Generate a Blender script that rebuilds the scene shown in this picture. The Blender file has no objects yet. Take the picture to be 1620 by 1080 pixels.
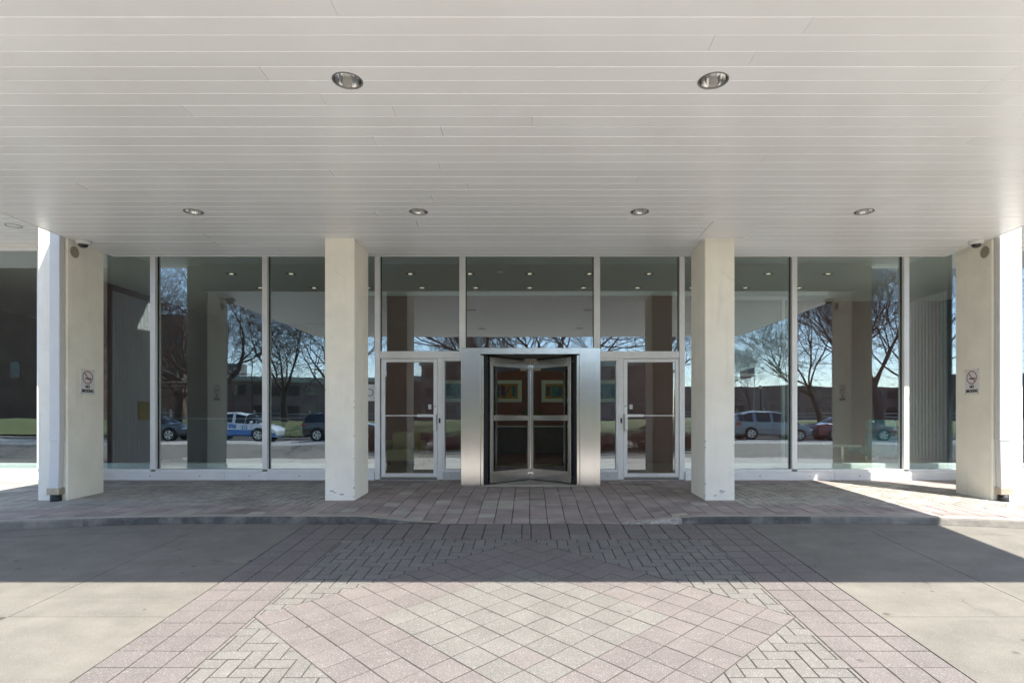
import bpy, bmesh, math, random
from mathutils import Vector, Matrix, noise as mnoise
random.seed(7)
R = math.radians
scene = bpy.context.scene
COL = scene.collection

# ------------------------------------------------------------------ camera
cam_d = bpy.data.cameras.new('camera'); cam = bpy.data.objects.new('camera', cam_d); COL.objects.link(cam)
CZ = 1.21
cam.location = (0, 0, CZ); cam.rotation_euler = (R(90), 0, 0)
cam_d.sensor_width = 36; cam_d.lens = 36 * 913 / 1620
cam_d.shift_x = -28 / 1620; cam_d.shift_y = 122 / 1620
cam_d.clip_start = 0.05; cam_d.clip_end = 2000
scene.camera = cam

# ------------------------------------------------------------------ sky, sun, exposure
SUN = Vector((0.42, -0.60, 1.0)).normalized()
elev = math.asin(SUN.z)
world = bpy.data.worlds.new('World'); scene.world = world; world.use_nodes = True
nt = world.node_tree; bg = nt.nodes['Background']
sky = nt.nodes.new('ShaderNodeTexSky'); sky.sky_type = 'NISHITA'; sky.sun_disc = False
sky.sun_elevation = elev; sky.sun_rotation = math.atan2(SUN.x, SUN.y)
sky.air_density = 1.0; sky.dust_density = 0.8; sky.ozone_density = 1.3; sky.altitude = 600
nt.links.new(sky.outputs[0], bg.inputs[0]); bg.inputs[1].default_value = 0.12
sun_d = bpy.data.lights.new('sun', 'SUN'); sun_d.energy = 3.4; sun_d.angle = R(0.53); sun_d.color = (1.0, 0.963, 0.90)
sun = bpy.data.objects.new('sun', sun_d); COL.objects.link(sun)
sun.rotation_euler = SUN.to_track_quat('Z', 'Y').to_euler(); sun.location = (20, -30, 40)
vs = scene.view_settings
vs.view_transform = 'Standard'; vs.look = 'None'; vs.gamma = 1.0; vs.use_curve_mapping = False; vs.exposure = 1.86
cy = scene.cycles
cy.use_denoising = True; cy.transparent_max_bounces = 24; cy.max_bounces = 10; cy.diffuse_bounces = 6; cy.glossy_bounces = 5
cy.sample_clamp_indirect = 8.0

# ------------------------------------------------------------------ materials
MATS = {}
def mat(name, col, rough=0.6, metal=0.0, var=0.0, vscale=3.0, stain=None, sscale=0.6, samt=0.5, speck=None, spscale=400.0, spamt=0.5,
        rnd=0.0, bump=0.0, bscale=200.0, aniso=0.0, stretch=None, spots=None, coat=0.0, spec=0.5, cracks=None, streak=None):
    m = bpy.data.materials.new(name); m.use_nodes = True; MATS[name] = m
    t = m.node_tree; N = t.nodes; L = t.links; b = N['Principled BSDF']
    b.inputs['Roughness'].default_value = rough; b.inputs['Metallic'].default_value = metal
    b.inputs['Specular IOR Level'].default_value = spec; b.inputs['Coat Weight'].default_value = coat
    if aniso: b.inputs['Anisotropic'].default_value = aniso
    geo = N.new('ShaderNodeNewGeometry')
    pos = geo.outputs['Position']
    if stretch:
        mp = N.new('ShaderNodeMapping'); mp.inputs['Scale'].default_value = stretch; L.new(pos, mp.inputs['Vector']); pos2 = mp.outputs[0]
    else: pos2 = pos
    rgb = N.new('ShaderNodeRGB'); rgb.outputs[0].default_value = (*col, 1); cur = rgb.outputs[0]
    def noise(scale, detail=4, rg=0.6, src=None):
        n = N.new('ShaderNodeTexNoise'); n.inputs['Scale'].default_value = scale; n.inputs['Detail'].default_value = detail
        n.inputs['Roughness'].default_value = rg; L.new(src or pos2, n.inputs['Vector']); return n.outputs['Fac']
    def mr(src, a, b_, c, d):
        n = N.new('ShaderNodeMapRange'); L.new(src, n.inputs[0])
        for i, v in zip((1, 2, 3, 4), (a, b_, c, d)): n.inputs[i].default_value = v
        return n.outputs[0]
    def mulv(cur, f):
        n = N.new('ShaderNodeHueSaturation'); L.new(cur, n.inputs['Color']); L.new(f, n.inputs['Value']); return n.outputs[0]
    def mix(cur, col2, f):
        n = N.new('ShaderNodeMix'); n.data_type = 'RGBA'; L.new(f, n.inputs[0]); L.new(cur, n.inputs[6]); n.inputs[7].default_value = (*col2, 1); return n.outputs[2]
    if var: cur = mulv(cur, mr(noise(vscale, 6), 0.3, 0.7, 1 - var, 1 + var))
    if rnd:
        oi = N.new('ShaderNodeObjectInfo'); ad = N.new('ShaderNodeMath'); ad.operation = 'ADD'
        L.new(oi.outputs['Random'], ad.inputs[0]); L.new(geo.outputs['Random Per Island'], ad.inputs[1])
        fr = N.new('ShaderNodeMath'); fr.operation = 'FRACT'; L.new(ad.outputs[0], fr.inputs[0])
        cur = mulv(cur, mr(fr.outputs[0], 0, 1, 1 - rnd, 1 + rnd))
    if stain: cur = mix(cur, stain, mr(noise(sscale, 7, 0.65), 0.48, 0.72, 0.0, samt))
    if spots:   # separate round blots (gum, oil)
        v = N.new('ShaderNodeTexVoronoi'); v.inputs['Scale'].default_value = spots[1]; L.new(pos, v.inputs['Vector'])
        nz = noise(spots[1] * 4, 3); a2 = N.new('ShaderNodeMath'); a2.operation = 'MULTIPLY_ADD'; L.new(nz, a2.inputs[0]); a2.inputs[1].default_value = 0.10; L.new(v.outputs['Distance'], a2.inputs[2])
        sep = N.new('ShaderNodeSeparateColor'); L.new(v.outputs['Color'], sep.inputs[0])
        th = mr(sep.outputs[0], 0.5, 1.0, 0.0, spots[2])
        ls = N.new('ShaderNodeMath'); ls.operation = 'SUBTRACT'; L.new(th, ls.inputs[0]); L.new(a2.outputs[0], ls.inputs[1])
        cur = mix(cur, spots[0], mr(ls.outputs[0], -0.05, 0.0, 0, spots[3]))
    if streak:  # long faint rub marks: (colour, mapping scale, amount)
        mp2 = N.new('ShaderNodeMapping'); mp2.inputs['Scale'].default_value = streak[1]; mp2.inputs['Rotation'].default_value = (0, 0, streak[3] if len(streak) > 3 else 0); L.new(pos, mp2.inputs['Vector'])
        cur = mix(cur, streak[0], mr(noise(1.0, 5, 0.6, mp2.outputs[0]), 0.56, 0.74, 0.0, streak[2]))
    if cracks:
        dn = N.new('ShaderNodeTexNoise'); dn.inputs['Scale'].default_value = 2.5; dn.inputs['Detail'].default_value = 5; L.new(pos, dn.inputs['Vector'])
        va = N.new('ShaderNodeVectorMath'); va.operation = 'MULTIPLY_ADD'; L.new(dn.outputs['Color'], va.inputs[0]); va.inputs[1].default_value = (.5, .5, .5); L.new(pos, va.inputs[2])
        vv = N.new('ShaderNodeTexVoronoi'); vv.feature = 'DISTANCE_TO_EDGE'; vv.inputs['Scale'].default_value = cracks[0]; L.new(va.outputs[0], vv.inputs['Vector'])
        ck = mr(vv.outputs['Distance'], 0.0, cracks[1], 1, 0); mk = mr(noise(0.45, 3), 0.5, 0.56, 0, cracks[2])
        mm = N.new('ShaderNodeMath'); mm.operation = 'MULTIPLY'; L.new(ck, mm.inputs[0]); L.new(mk, mm.inputs[1])
        cur = mix(cur, (0.06, 0.05, 0.045), mm.outputs[0])
    if speck: cur = mix(cur, speck, mr(noise(spscale, 2, 0.5, pos), 0.58, 0.68, 0.0, spamt))
    L.new(cur, b.inputs['Base Color'])
    if bump:
        bn = N.new('ShaderNodeBump'); bn.inputs['Strength'].default_value = bump; bn.inputs['Distance'].default_value = 0.004
        L.new(noise(bscale, 4, 0.6), bn.inputs['Height']); L.new(bn.outputs[0], b.inputs['Normal'])
    return m
def glass_mat(name, tint, r0, gcol=(1, 1, 1)):
    m = bpy.data.materials.new(name); m.use_nodes = True; MATS[name] = m
    t = m.node_tree; N = t.nodes; L = t.links; N.remove(N['Principled BSDF'])
    tr = N.new('ShaderNodeBsdfTransparent'); tr.inputs[0].default_value = (*tint, 1)
    gl = N.new('ShaderNodeBsdfGlossy'); gl.inputs['Roughness'].default_value = 0.0; gl.inputs[0].default_value = (*gcol, 1)
    lw = N.new('ShaderNodeLayerWeight'); lw.inputs[0].default_value = 0.5
    pw = N.new('ShaderNodeMath'); pw.operation = 'POWER'; L.new(lw.outputs['Facing'], pw.inputs[0]); pw.inputs[1].default_value = 4.0
    ma = N.new('ShaderNodeMath'); ma.operation = 'MULTIPLY_ADD'; L.new(pw.outputs[0], ma.inputs[0]); ma.inputs[1].default_value = 1 - r0; ma.inputs[2].default_value = r0
    gp = N.new('ShaderNodeNewGeometry'); nz = N.new('ShaderNodeTexNoise'); nz.inputs['Scale'].default_value = 1.3; nz.inputs['Detail'].default_value = 1.0; L.new(gp.outputs['Position'], nz.inputs['Vector'])
    bp = N.new('ShaderNodeBump'); bp.inputs['Strength'].default_value = 0.5; bp.inputs['Distance'].default_value = 0.0022; L.new(nz.outputs['Fac'], bp.inputs['Height']); L.new(bp.outputs[0], gl.inputs['Normal'])
    mx = N.new('ShaderNodeMixShader'); L.new(ma.outputs[0], mx.inputs[0]); L.new(tr.outputs[0], mx.inputs[1]); L.new(gl.outputs[0], mx.inputs[2])
    L.new(mx.outputs[0], N['Material Output'].inputs[0]); return m
def emit_mat(name, col, s):
    m = bpy.data.materials.new(name); m.use_nodes = True; MATS[name] = m
    b = m.node_tree.nodes['Principled BSDF']; b.inputs['Base Color'].default_value = (*col, 1)
    b.inputs['Emission Color'].default_value = (*col, 1); b.inputs['Emission Strength'].default_value = s; return m

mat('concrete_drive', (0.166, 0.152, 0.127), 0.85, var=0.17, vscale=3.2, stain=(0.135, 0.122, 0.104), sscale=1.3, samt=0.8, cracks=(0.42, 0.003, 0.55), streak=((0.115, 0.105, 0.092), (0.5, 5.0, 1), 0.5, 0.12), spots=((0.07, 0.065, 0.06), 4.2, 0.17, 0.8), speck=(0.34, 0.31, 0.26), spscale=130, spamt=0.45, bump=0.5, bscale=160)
mat('concrete_bounce', (0.38, 0.35, 0.30), 0.85, var=0.1, vscale=1.5, stain=(0.33, 0.30, 0.26), sscale=0.8, samt=0.5, bump=0.5, bscale=150)  # drive concrete lightened for slabs out of view, to bounce light onto the ceiling
mat('concrete_kerb', (0.34, 0.31, 0.26), 0.85, var=0.14, vscale=5, stain=(0.22, 0.20, 0.17), sscale=1.7, samt=0.6, bump=0.6, bscale=140)
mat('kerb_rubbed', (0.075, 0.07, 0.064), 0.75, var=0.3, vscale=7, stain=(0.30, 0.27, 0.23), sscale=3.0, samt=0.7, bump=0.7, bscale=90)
mat('kerb_broken', (0.36, 0.33, 0.28), 0.9, var=0.4, vscale=22, stain=(0.16, 0.14, 0.12), sscale=14, samt=0.7, bump=1.0, bscale=60)
mat('paver_pink', (0.148, 0.127, 0.115), 0.85, var=0.10, vscale=4, stain=(0.115, 0.098, 0.088), sscale=1.6, samt=0.55, speck=(0.40, 0.37, 0.355), spscale=140, spamt=0.75, rnd=0.07, bump=0.6, bscale=260, spots=((0.07, 0.055, 0.047), 3.6, 0.15, 0.7))
mat('paver_grey', (0.154, 0.144, 0.126), 0.85, var=0.10, vscale=4, stain=(0.118, 0.108, 0.094), sscale=1.6, samt=0.55, speck=(0.41, 0.395, 0.37), spscale=140, spamt=0.75, rnd=0.07, bump=0.6, bscale=260, spots=((0.075, 0.062, 0.05), 3.6, 0.15, 0.7))
mat('paver_walk', (0.315, 0.26, 0.235), 0.85, var=0.15, vscale=3, stain=(0.12, 0.098, 0.088), sscale=1.1, samt=0.75, speck=(0.5, 0.44, 0.41), spscale=300, spamt=0.4, rnd=0.13, bump=0.6, bscale=240)
mat('paver_walk_grey', (0.36, 0.33, 0.28), 0.85, var=0.15, vscale=3, stain=(0.14, 0.118, 0.10), sscale=1.0, samt=0.7, speck=(0.5, 0.46, 0.42), spscale=300, spamt=0.4, rnd=0.13, bump=0.6, bscale=240)
mat('joint_sand', (0.05, 0.039, 0.031), 0.95, var=0.3, vscale=6, bump=0.6, bscale=300)
mat('stucco', (0.90, 0.85, 0.735), 0.8, var=0.05, vscale=2.5, streak=((0.62, 0.56, 0.46), (9, 9, 0.9), 0.28), stain=(0.70, 0.65, 0.54), sscale=1.2, samt=0.35, bump=0.35, bscale=170)
mat('stucco_disc', (0.34, 0.30, 0.215), 0.7, var=0.05)
mat('slat_paint', (0.905, 0.91, 0.90), 0.30, var=0.03, vscale=0.9, stain=(0.80, 0.78, 0.74), sscale=0.8, samt=0.35, bump=0.035, bscale=5, rnd=0.03)
mat('fascia_paint', (0.82, 0.80, 0.76), 0.45, var=0.03)
mat('aluminium', (0.87, 0.865, 0.85), 0.36, metal=0.15, var=0.05, vscale=4)
mat('aluminium_side', (0.62, 0.62, 0.61), 0.42, metal=0.2, var=0.06, vscale=4)
mat('wing_steel', (0.56, 0.55, 0.53), 0.24, metal=1.0, var=0.06, vscale=3)
mat('stainless', (0.80, 0.775, 0.735), 0.17, metal=1.0, var=0.05, vscale=3, stretch=(2, 2, 0.3), bump=0.04, bscale=70, stain=(0.74, 0.66, 0.56), sscale=0.5, samt=0.6)
mat('bright_metal', (0.82, 0.81, 0.78), 0.14, metal=1.0)
mat('reflector', (0.98, 0.98, 0.97), 0.12, metal=1.0)
mat('ring_metal', (0.30, 0.29, 0.27), 0.4, metal=0.7)
mat('white_plastic', (0.72, 0.70, 0.66), 0.4)
mat('white_print', (0.74, 0.72, 0.70), 0.5)
mat('black_print', (0.02, 0.02, 0.02), 0.5)
mat('red_print', (0.30, 0.05, 0.05), 0.5)
mat('black_rubber', (0.015, 0.015, 0.016), 0.6)
mat('dark_gap', (0.01, 0.01, 0.01), 0.9)
mat('dark_dome', (0.02, 0.02, 0.02), 0.08, coat=0.5)
mat('pipe_paint', (0.66, 0.655, 0.64), 0.42, var=0.04, vscale=3)
mat('strap_metal', (0.50, 0.44, 0.34), 0.4, metal=0.6, var=0.15, vscale=12)
mat('bolt_metal', (0.10, 0.095, 0.09), 0.5, metal=0.5)
glass_mat('pane_glass', (0.90, 0.945, 0.925), 0.165, (0.84, 0.93, 1.0))
glass_mat('door_glass', (0.94, 0.95, 0.94), 0.11, (0.88, 0.95, 1.0))
glass_mat('wing_glass', (0.95, 0.96, 0.95), 0.03)
# inside the lobby
mat('lobby_brown', (0.23, 0.082, 0.055), 0.55, var=0.10, vscale=2, stretch=(1, 1, 0.2))
mat('panel_groove', (0.34, 0.34, 0.32), 0.6)
mat('cabinet_wood', (0.075, 0.062, 0.055), 0.4, var=0.3, vscale=3)
mat('lobby_dark', (0.022, 0.022, 0.026), 0.4, var=0.2)
mat('lobby_floor', (0.46, 0.36, 0.22), 0.4, var=0.1, vscale=2)
mat('lobby_ceiling', (0.86, 0.85, 0.82), 0.8)
mat('lobby_white', (0.72, 0.74, 0.72), 0.5)
mat('ribbed_panel', (0.93, 0.93, 0.90), 0.55, var=0.05)
mat('panel_green', (0.25, 0.30, 0.27), 0.4)
mat('sofa_yellow', (0.42, 0.35, 0.16), 0.8, var=0.05)
mat('chair_teal', (0.10, 0.23, 0.25), 0.6)
mat('table_top', (0.55, 0.57, 0.48), 0.3)
mat('picture_frame', (0.62, 0.66, 0.50), 0.5)
mat('paint_ochre', (0.42, 0.22, 0.05), 0.6, var=0.3, vscale=14)
mat('paint_blue', (0.05, 0.15, 0.20), 0.6, var=0.3, vscale=14)
mat('paint_teal', (0.07, 0.23, 0.20), 0.6, var=0.3, vscale=14)
mat('paint_violet', (0.13, 0.06, 0.14), 0.6, var=0.3, vscale=14)
mat('stone_plate', (0.40, 0.36, 0.30), 0.5, var=0.08)
mat('plaque_gold', (0.45, 0.36, 0.14), 0.4, metal=0.3)
emit_mat('lamp_glow', (1.0, 0.88, 0.70), 0.22)
mat('flaked', (0.52, 0.50, 0.46), 0.9, var=0.2, vscale=30)
mat('kerb_worn', (0.15, 0.138, 0.12), 0.8, var=0.25, vscale=6, stain=(0.34, 0.30, 0.25), sscale=2.0, samt=0.7, bump=0.7, bscale=90)
# across the street
mat('asphalt', (0.38, 0.36, 0.33), 0.9, var=0.15, vscale=0.6, stain=(0.22, 0.21, 0.20), sscale=0.3, samt=0.6, bump=0.5, bscale=120)
mat('street_paint', (0.70, 0.69, 0.64), 0.7, var=0.1)
mat('grass', (0.095, 0.112, 0.032), 0.9, var=0.3, vscale=2.0, stain=(0.14, 0.13, 0.05), sscale=0.4, samt=0.5, bump=1.0, bscale=60)
mat('bark', (0.095, 0.072, 0.06), 0.9, var=0.3, vscale=8, bump=1.0, bscale=50)
mat('hedge_leaf', (0.12, 0.045, 0.035), 0.8, var=0.3, vscale=9)
mat('twig', (0.10, 0.075, 0.06), 0.9, var=0.2)
mat('hedge_twig', (0.10, 0.04, 0.032), 0.9, var=0.3, vscale=10)
mat('leaf_green', (0.10, 0.14, 0.03), 0.7, var=0.3, vscale=10)
mat('brick_far', (0.17, 0.105, 0.075), 0.9, var=0.15, vscale=0.5)
mat('brick_dim', (0.21, 0.16, 0.15), 0.9, var=0.35, vscale=0.35)
mat('roof_pale', (0.38, 0.42, 0.38), 0.7)
mat('tower_grey', (0.26, 0.25, 0.26), 0.8)
mat('far_window', (0.07, 0.065, 0.065), 0.1)
mat('rail_white', (0.38, 0.38, 0.37), 0.5)
mat('lamp_iron', (0.03, 0.03, 0.03), 0.5)
mat('flag_red', (0.35, 0.05, 0.05), 0.8); mat('flag_white', (0.7, 0.7, 0.7), 0.8); mat('flag_blue', (0.03, 0.05, 0.18), 0.8)
for n, c in (('car_white', (0.68, 0.70, 0.71)), ('car_blue', (0.01, 0.16, 0.48)), ('car_black', (0.012, 0.012, 0.014)), ('car_silver', (0.17, 0.205, 0.22)), ('car_red', (0.16, 0.012, 0.02)), ('car_grey', (0.035, 0.04, 0.045))):
    mat(n, c, 0.28, metal=0.2 if n != 'car_white' else 0.0, coat=1.0)
mat('car_glass', (0.015, 0.018, 0.02), 0.04, spec=0.7)
mat('tyre', (0.015, 0.015, 0.015), 0.8)
mat('rim', (0.55, 0.55, 0.55), 0.3, metal=0.8)
mat('tail_red', (0.35, 0.01, 0.01), 0.2)
mat('head_clear', (0.7, 0.72, 0.74), 0.1)

# ------------------------------------------------------------------ mesh helpers
class MB:
    def __init__(s): s.v = []; s.f = []; s.m = []; s.smooth = []
    def add(s, vs_, fs, mi=0, sm=False):
        o = len(s.v); s.v += [tuple(p) for p in vs_]; s.f += [tuple(i + o for i in f) for f in fs]; s.m += [mi] * len(fs); s.smooth += [sm] * len(fs); return s
    def box(s, x0, x1, y0, y1, z0, z1, b=0.0, mi=0):
        if x0 > x1: x0, x1 = x1, x0
        if y0 > y1: y0, y1 = y1, y0
        if b <= 0:
            s.add([(x, y, z) for x in (x0, x1) for y in (y0, y1) for z in (z0, z1)],
                  [(0, 1, 3, 2), (4, 6, 7, 5), (0, 4, 5, 1), (2, 3, 7, 6), (0, 2, 6, 4), (1, 5, 7, 3)], mi); return s
        b = min(b, (x1 - x0) * .45, (y1 - y0) * .45, (z1 - z0) * .45)
        vs_ = []; idx = {}
        for i, x in enumerate((x0, x1)):
            for j, y in enumerate((y0, y1)):
                for k, z in enumerate((z0, z1)):
                    sx, sy, sz = (1 - 2 * i) * b, (1 - 2 * j) * b, (1 - 2 * k) * b
                    for a, p in enumerate(((x, y + sy, z + sz), (x + sx, y, z + sz), (x + sx, y + sy, z))):
                        idx[i, j, k, a] = len(vs_); vs_.append(p)
        I = lambda i, j, k, a: idx[i, j, k, a]
        fs = []
        for i in (0, 1):
            q = [I(i, 0, 0, 0), I(i, 0, 1, 0), I(i, 1, 1, 0), I(i, 1, 0, 0)]; fs.append(q if i == 0 else q[::-1])
            q = [I(0, i, 0, 1), I(1, i, 0, 1), I(1, i, 1, 1), I(0, i, 1, 1)]; fs.append(q if i == 0 else q[::-1])
            q = [I(0, 0, i, 2), I(0, 1, i, 2), I(1, 1, i, 2), I(1, 0, i, 2)]; fs.append(q if i == 0 else q[::-1])
        for i in (0, 1):
            for j in (0, 1):
                q = [I(i, j, 0, 0), I(i, j, 0, 1), I(i, j, 1, 1), I(i, j, 1, 0)]; fs.append(q if (i + j) % 2 == 0 else q[::-1])
                q = [I(i, 0, j, 0), I(i, 1, j, 0), I(i, 1, j, 2), I(i, 0, j, 2)]; fs.append(q if (i + j) % 2 == 1 else q[::-1])
                q = [I(0, i, j, 1), I(1, i, j, 1), I(1, i, j, 2), I(0, i, j, 2)]; fs.append(q if (i + j) % 2 == 1 else q[::-1])
                for k in (0, 1):
                    q = [I(i, j, k, 0), I(i, j, k, 1), I(i, j, k, 2)]; fs.append(q if (i + j + k) % 2 == 1 else q[::-1])
        s.add(vs_, fs, mi); return s
    def tube(s, p, q, r0, r1=None, n=8, mi=0, caps=True, sm=True):
        r1 = r0 if r1 is None else r1; p = Vector(p); q = Vector(q); d = (q - p).normalized()
        u = d.orthogonal().normalized(); w = d.cross(u); vs_ = []
        for c, r in ((p, r0), (q, r1)):
            for i in range(n):
                a = 2 * math.pi * i / n; vs_.append(c + u * (r * math.cos(a)) + w * (r * math.sin(a)))
        s.add(vs_, [(i, (i + 1) % n, n + (i + 1) % n, n + i) for i in range(n)], mi, sm)
        if caps: s.add(vs_, [tuple(range(n))[::-1], tuple(range(n, 2 * n))], mi)
        return s
    def lathe(s, prof, c, n=24, mi=0, sm=True, close=False):   # prof: (r, z)
        vs_ = []
        for r, z in prof:
            for i in range(n):
                a = 2 * math.pi * i / n; vs_.append((c[0] + r * math.cos(a), c[1] + r * math.sin(a), c[2] + z))
        fs = [(k * n + i, k * n + (i + 1) % n, (k + 1) * n + (i + 1) % n, (k + 1) * n + i) for k in range(len(prof) - 1) for i in range(n)]
        s.add(vs_, fs, mi, sm)
        return s
    def prism(s, poly, z0, z1, ch=0.0, mi=0):   # poly CCW xy
        n = len(poly)
        if ch > 0:
            ins = inset(poly, ch) or poly
            vs_ = [(x, y, z0) for x, y in poly] + [(x, y, z1 - ch) for x, y in poly] + [(x, y, z1) for x, y in ins]
            fs = [tuple(range(2 * n, 3 * n))] + [(k * n + i, k * n + (i + 1) % n, (k + 1) * n + (i + 1) % n, (k + 1) * n + i) for k in (0, 1) for i in range(n)]
        else:
            vs_ = [(x, y, z0) for x, y in poly] + [(x, y, z1) for x, y in poly]
            fs = [tuple(range(n, 2 * n))] + [(i, (i + 1) % n, n + (i + 1) % n, n + i) for i in range(n)]
        s.add(vs_, fs, mi); return s
    def mesh(s, name, mats):
        me = bpy.data.meshes.new(name); me.from_pydata(s.v, [], s.f)
        for m in (mats if isinstance(mats, (list, tuple)) else [mats]): me.materials.append(MATS[m])
        if any(s.m): me.polygons.foreach_set('material_index', s.m)
        if any(s.smooth): me.polygons.foreach_set('use_smooth', s.smooth)
        me.update(); return me
def area(poly): return 0.5 * sum(poly[i][0] * poly[(i + 1) % len(poly)][1] - poly[(i + 1) % len(poly)][0] * poly[i][1] for i in range(len(poly)))
def clip(poly, a, b, c):   # keep a*x+b*y<=c
    out = []
    for i in range(len(poly)):
        p, q = poly[i], poly[(i + 1) % len(poly)]; dp = a * p[0] + b * p[1] - c; dq = a * q[0] + b * q[1] - c
        if dp <= 0: out.append(p)
        if dp * dq < 0:
            t = dp / (dp - dq); out.append((p[0] + t * (q[0] - p[0]), p[1] + t * (q[1] - p[1])))
    res = []
    for p in out:
        if not res or math.hypot(p[0] - res[-1][0], p[1] - res[-1][1]) > 1e-4: res.append(p)
    if len(res) > 1 and math.hypot(res[0][0] - res[-1][0], res[0][1] - res[-1][1]) < 1e-4: res.pop()
    return res if len(res) >= 3 else []
def inset(poly, d):
    out = list(poly); n = len(poly)
    for i in range(n):
        p, q = poly[i], poly[(i + 1) % n]; dx, dy = q[0] - p[0], q[1] - p[1]; l = math.hypot(dx, dy) or 1e-9
        nx, ny = dy / l, -dx / l
        out = clip(out, nx, ny, nx * p[0] + ny * p[1] - d)
        if not out: return []
    return out if len(out) == n else []
def inset_any(poly, d):
    out = list(poly); n = len(poly)
    for i in range(n):
        p, q = poly[i], poly[(i + 1) % n]; dx, dy = q[0] - p[0], q[1] - p[1]; l = math.hypot(dx, dy) or 1e-9
        nx, ny = dy / l, -dx / l
        out = clip(out, nx, ny, nx * p[0] + ny * p[1] - d)
        if not out: return []
    return out
def link(name, data, parent=None, loc=None, rot=None):
    o = bpy.data.objects.new(name, data); COL.objects.link(o)
    if parent: o.parent = parent
    if loc is not None: o.location = loc
    if rot is not None: o.rotation_euler = rot
    return o
def obj(name, mb, mats, parent=None, loc=None, rot=None): return link(name, mb.mesh(name, mats), parent, loc, rot)
def tag(o, label=None, cat=None, group=None, kind=None):
    if label: o['label'] = label
    if cat: o['category'] = cat
    if group: o['group'] = group
    if kind: o['kind'] = kind
    return o
def thing(name, label, cat, loc=(0, 0, 0), rotz=0, group=None):
    o = link(name, None, None, loc, (0, 0, rotz)); o.empty_display_size = 0.1
    return tag(o, label, cat, group)
def copy_tree(o, parent=None):
    c = o.copy(); COL.objects.link(c); c.parent = parent
    for ch in [x for x in bpy.data.objects if x.parent == o]: copy_tree(ch, c)
    return c
def text_mesh(txt, size, bold=0.0, extrude=0.001):
    cu = bpy.data.curves.new('lettering', 'FONT'); cu.body = txt; cu.size = size; cu.align_x = 'CENTER'; cu.align_y = 'CENTER'
    cu.offset = bold; cu.extrude = extrude; cu.resolution_u = 3
    o = bpy.data.objects.new('lettering_tmp', cu); COL.objects.link(o)
    dg = bpy.context.evaluated_depsgraph_get(); me = bpy.data.meshes.new_from_object(o.evaluated_get(dg))
    bpy.data.objects.remove(o); bpy.data.curves.remove(cu); return me
# ------------------------------------------------------------------ ground levels
YG = 10.80                       # glass line
SL = 0.0767                      # fall of the driveway
def zd(Y): return -0.127 + SL * (max(Y, 1.0) - 7.4)
def sstep(t): t = min(1, max(0, t)); return t * t * (3 - 2 * t)
def Yk(X): return 7.37 - 0.056 * max(0.0, abs(X) - 4.0) ** 2
def zw(X, Y):
    z = 0.035 * (Y - 8.56)
    f = 1 - sstep((abs(X) - 1.15) / 1.15); g = 1 - sstep((Y - 7.37) / 1.7)
    return z - (0.127 + 0.035 * (7.37 - 8.56) + 0.004) * f * g
def px(X, Y, Z): return 838 + 913 * X / max(Y, .01), 662 - 913 * (Z - CZ) / max(Y, .01)
def view_rank(polys3):           # size in the photograph, 0 when out of frame
    out = []
    for P in polys3:
        q = [px(*p) for p in P]; cx = sum(a for a, b in q) / len(q); cyy = sum(b for a, b in q) / len(q)
        out.append(abs(area(q)) if (P[0][1] > 0.5 and -20 < cx < 1640 and -20 < cyy < 1100) else 0.0)
    return out

# ground sheet out to the horizon (under everything), then the driveway slabs
def grid(xs, ys, zf):
    mb = MB(); nx, ny = len(xs), len(ys)
    mb.add([(x, y, zf(x, y)) for y in ys for x in xs], [(j * nx + i, j * nx + i + 1, (j + 1) * nx + i + 1, (j + 1) * nx + i) for j in range(ny - 1) for i in range(nx - 1)]); return mb
tag(obj('ground', grid([-900, -40, 40, 900], [-900, -40, 60, 900], lambda x, y: -1.2), 'grass'), kind='structure')

drive = tag(link('driveway', None), kind='structure')
def slab(x0, x1, ylo, yhi, n=10, m=4, gap=0.004, mt='concrete_drive'):
    mb = MB(); top = []; w = x1 - x0 - 2 * gap
    for j in range(m + 1):
        for i in range(n + 1):
            x = x0 + gap + w * i / n; a = ylo(x) + gap; b = yhi(x) - gap; y = a + (b - a) * j / m
            top.append((x, y, zd(y)))
    nv = len(top); st = n + 1
    fs = [(j * st + i, j * st + i + 1, (j + 1) * st + i + 1, (j + 1) * st + i) for j in range(m) for i in range(n)]
    ring = [i for i in range(n + 1)] + [j * st + n for j in range(1, m + 1)] + [m * st + i for i in range(n - 1, -1, -1)] + [j * st for j in range(m - 1, 0, -1)]
    lo = [(top[k][0], top[k][1], top[k][2] - 0.12) for k in ring]; L_ = len(ring)
    fs += [(ring[k], nv + k, nv + (k + 1) % L_, ring[(k + 1) % L_]) for k in range(L_)]
    mb.add(top + lo, fs); return obj('drive_slab', mb, mt, drive)
C = lambda v: (lambda x: v)
GUT = 0.37
XL, XR = -2.845, 2.765
for x0, x1 in ((-16, -9), (-9, XL), (XR, 9), (9, 16)):
    slab(x0, x1, lambda x: Yk(x) - GUT, Yk, 24, 2)                     # gutter strip
for x0, x1 in ((-16, -9), (-9, -4.1), (-4.1, XL), (XR, 4.15), (4.15, 9), (9, 16)):
    far = abs(x0) > 8.9 or abs(x1) > 9.1
    if far: slab(x0, x1, lambda x: Yk(x) - GUT - 4.0, lambda x: Yk(x) - GUT, 14, 6)
    else:
        slab(x0, x1, lambda x: 4.54 if Yk(x) - GUT > 4.6 else Yk(x) - GUT - 0.06, lambda x: Yk(x) - GUT, 14, 6)
for x0, x1 in ((-9, XL), (XR, 9)):
    slab(x0, x1, C(1.0), lambda x: 4.54, 6, 4); slab(x0, x1, C(-5.2), C(1.0), 4, 2, mt='concrete_bounce')
slab(XL, XR, C(-5.2), C(1.70), 4, 6, mt='concrete_bounce')  # paler slab outside the view, throws extra light up under the canopy
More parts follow.
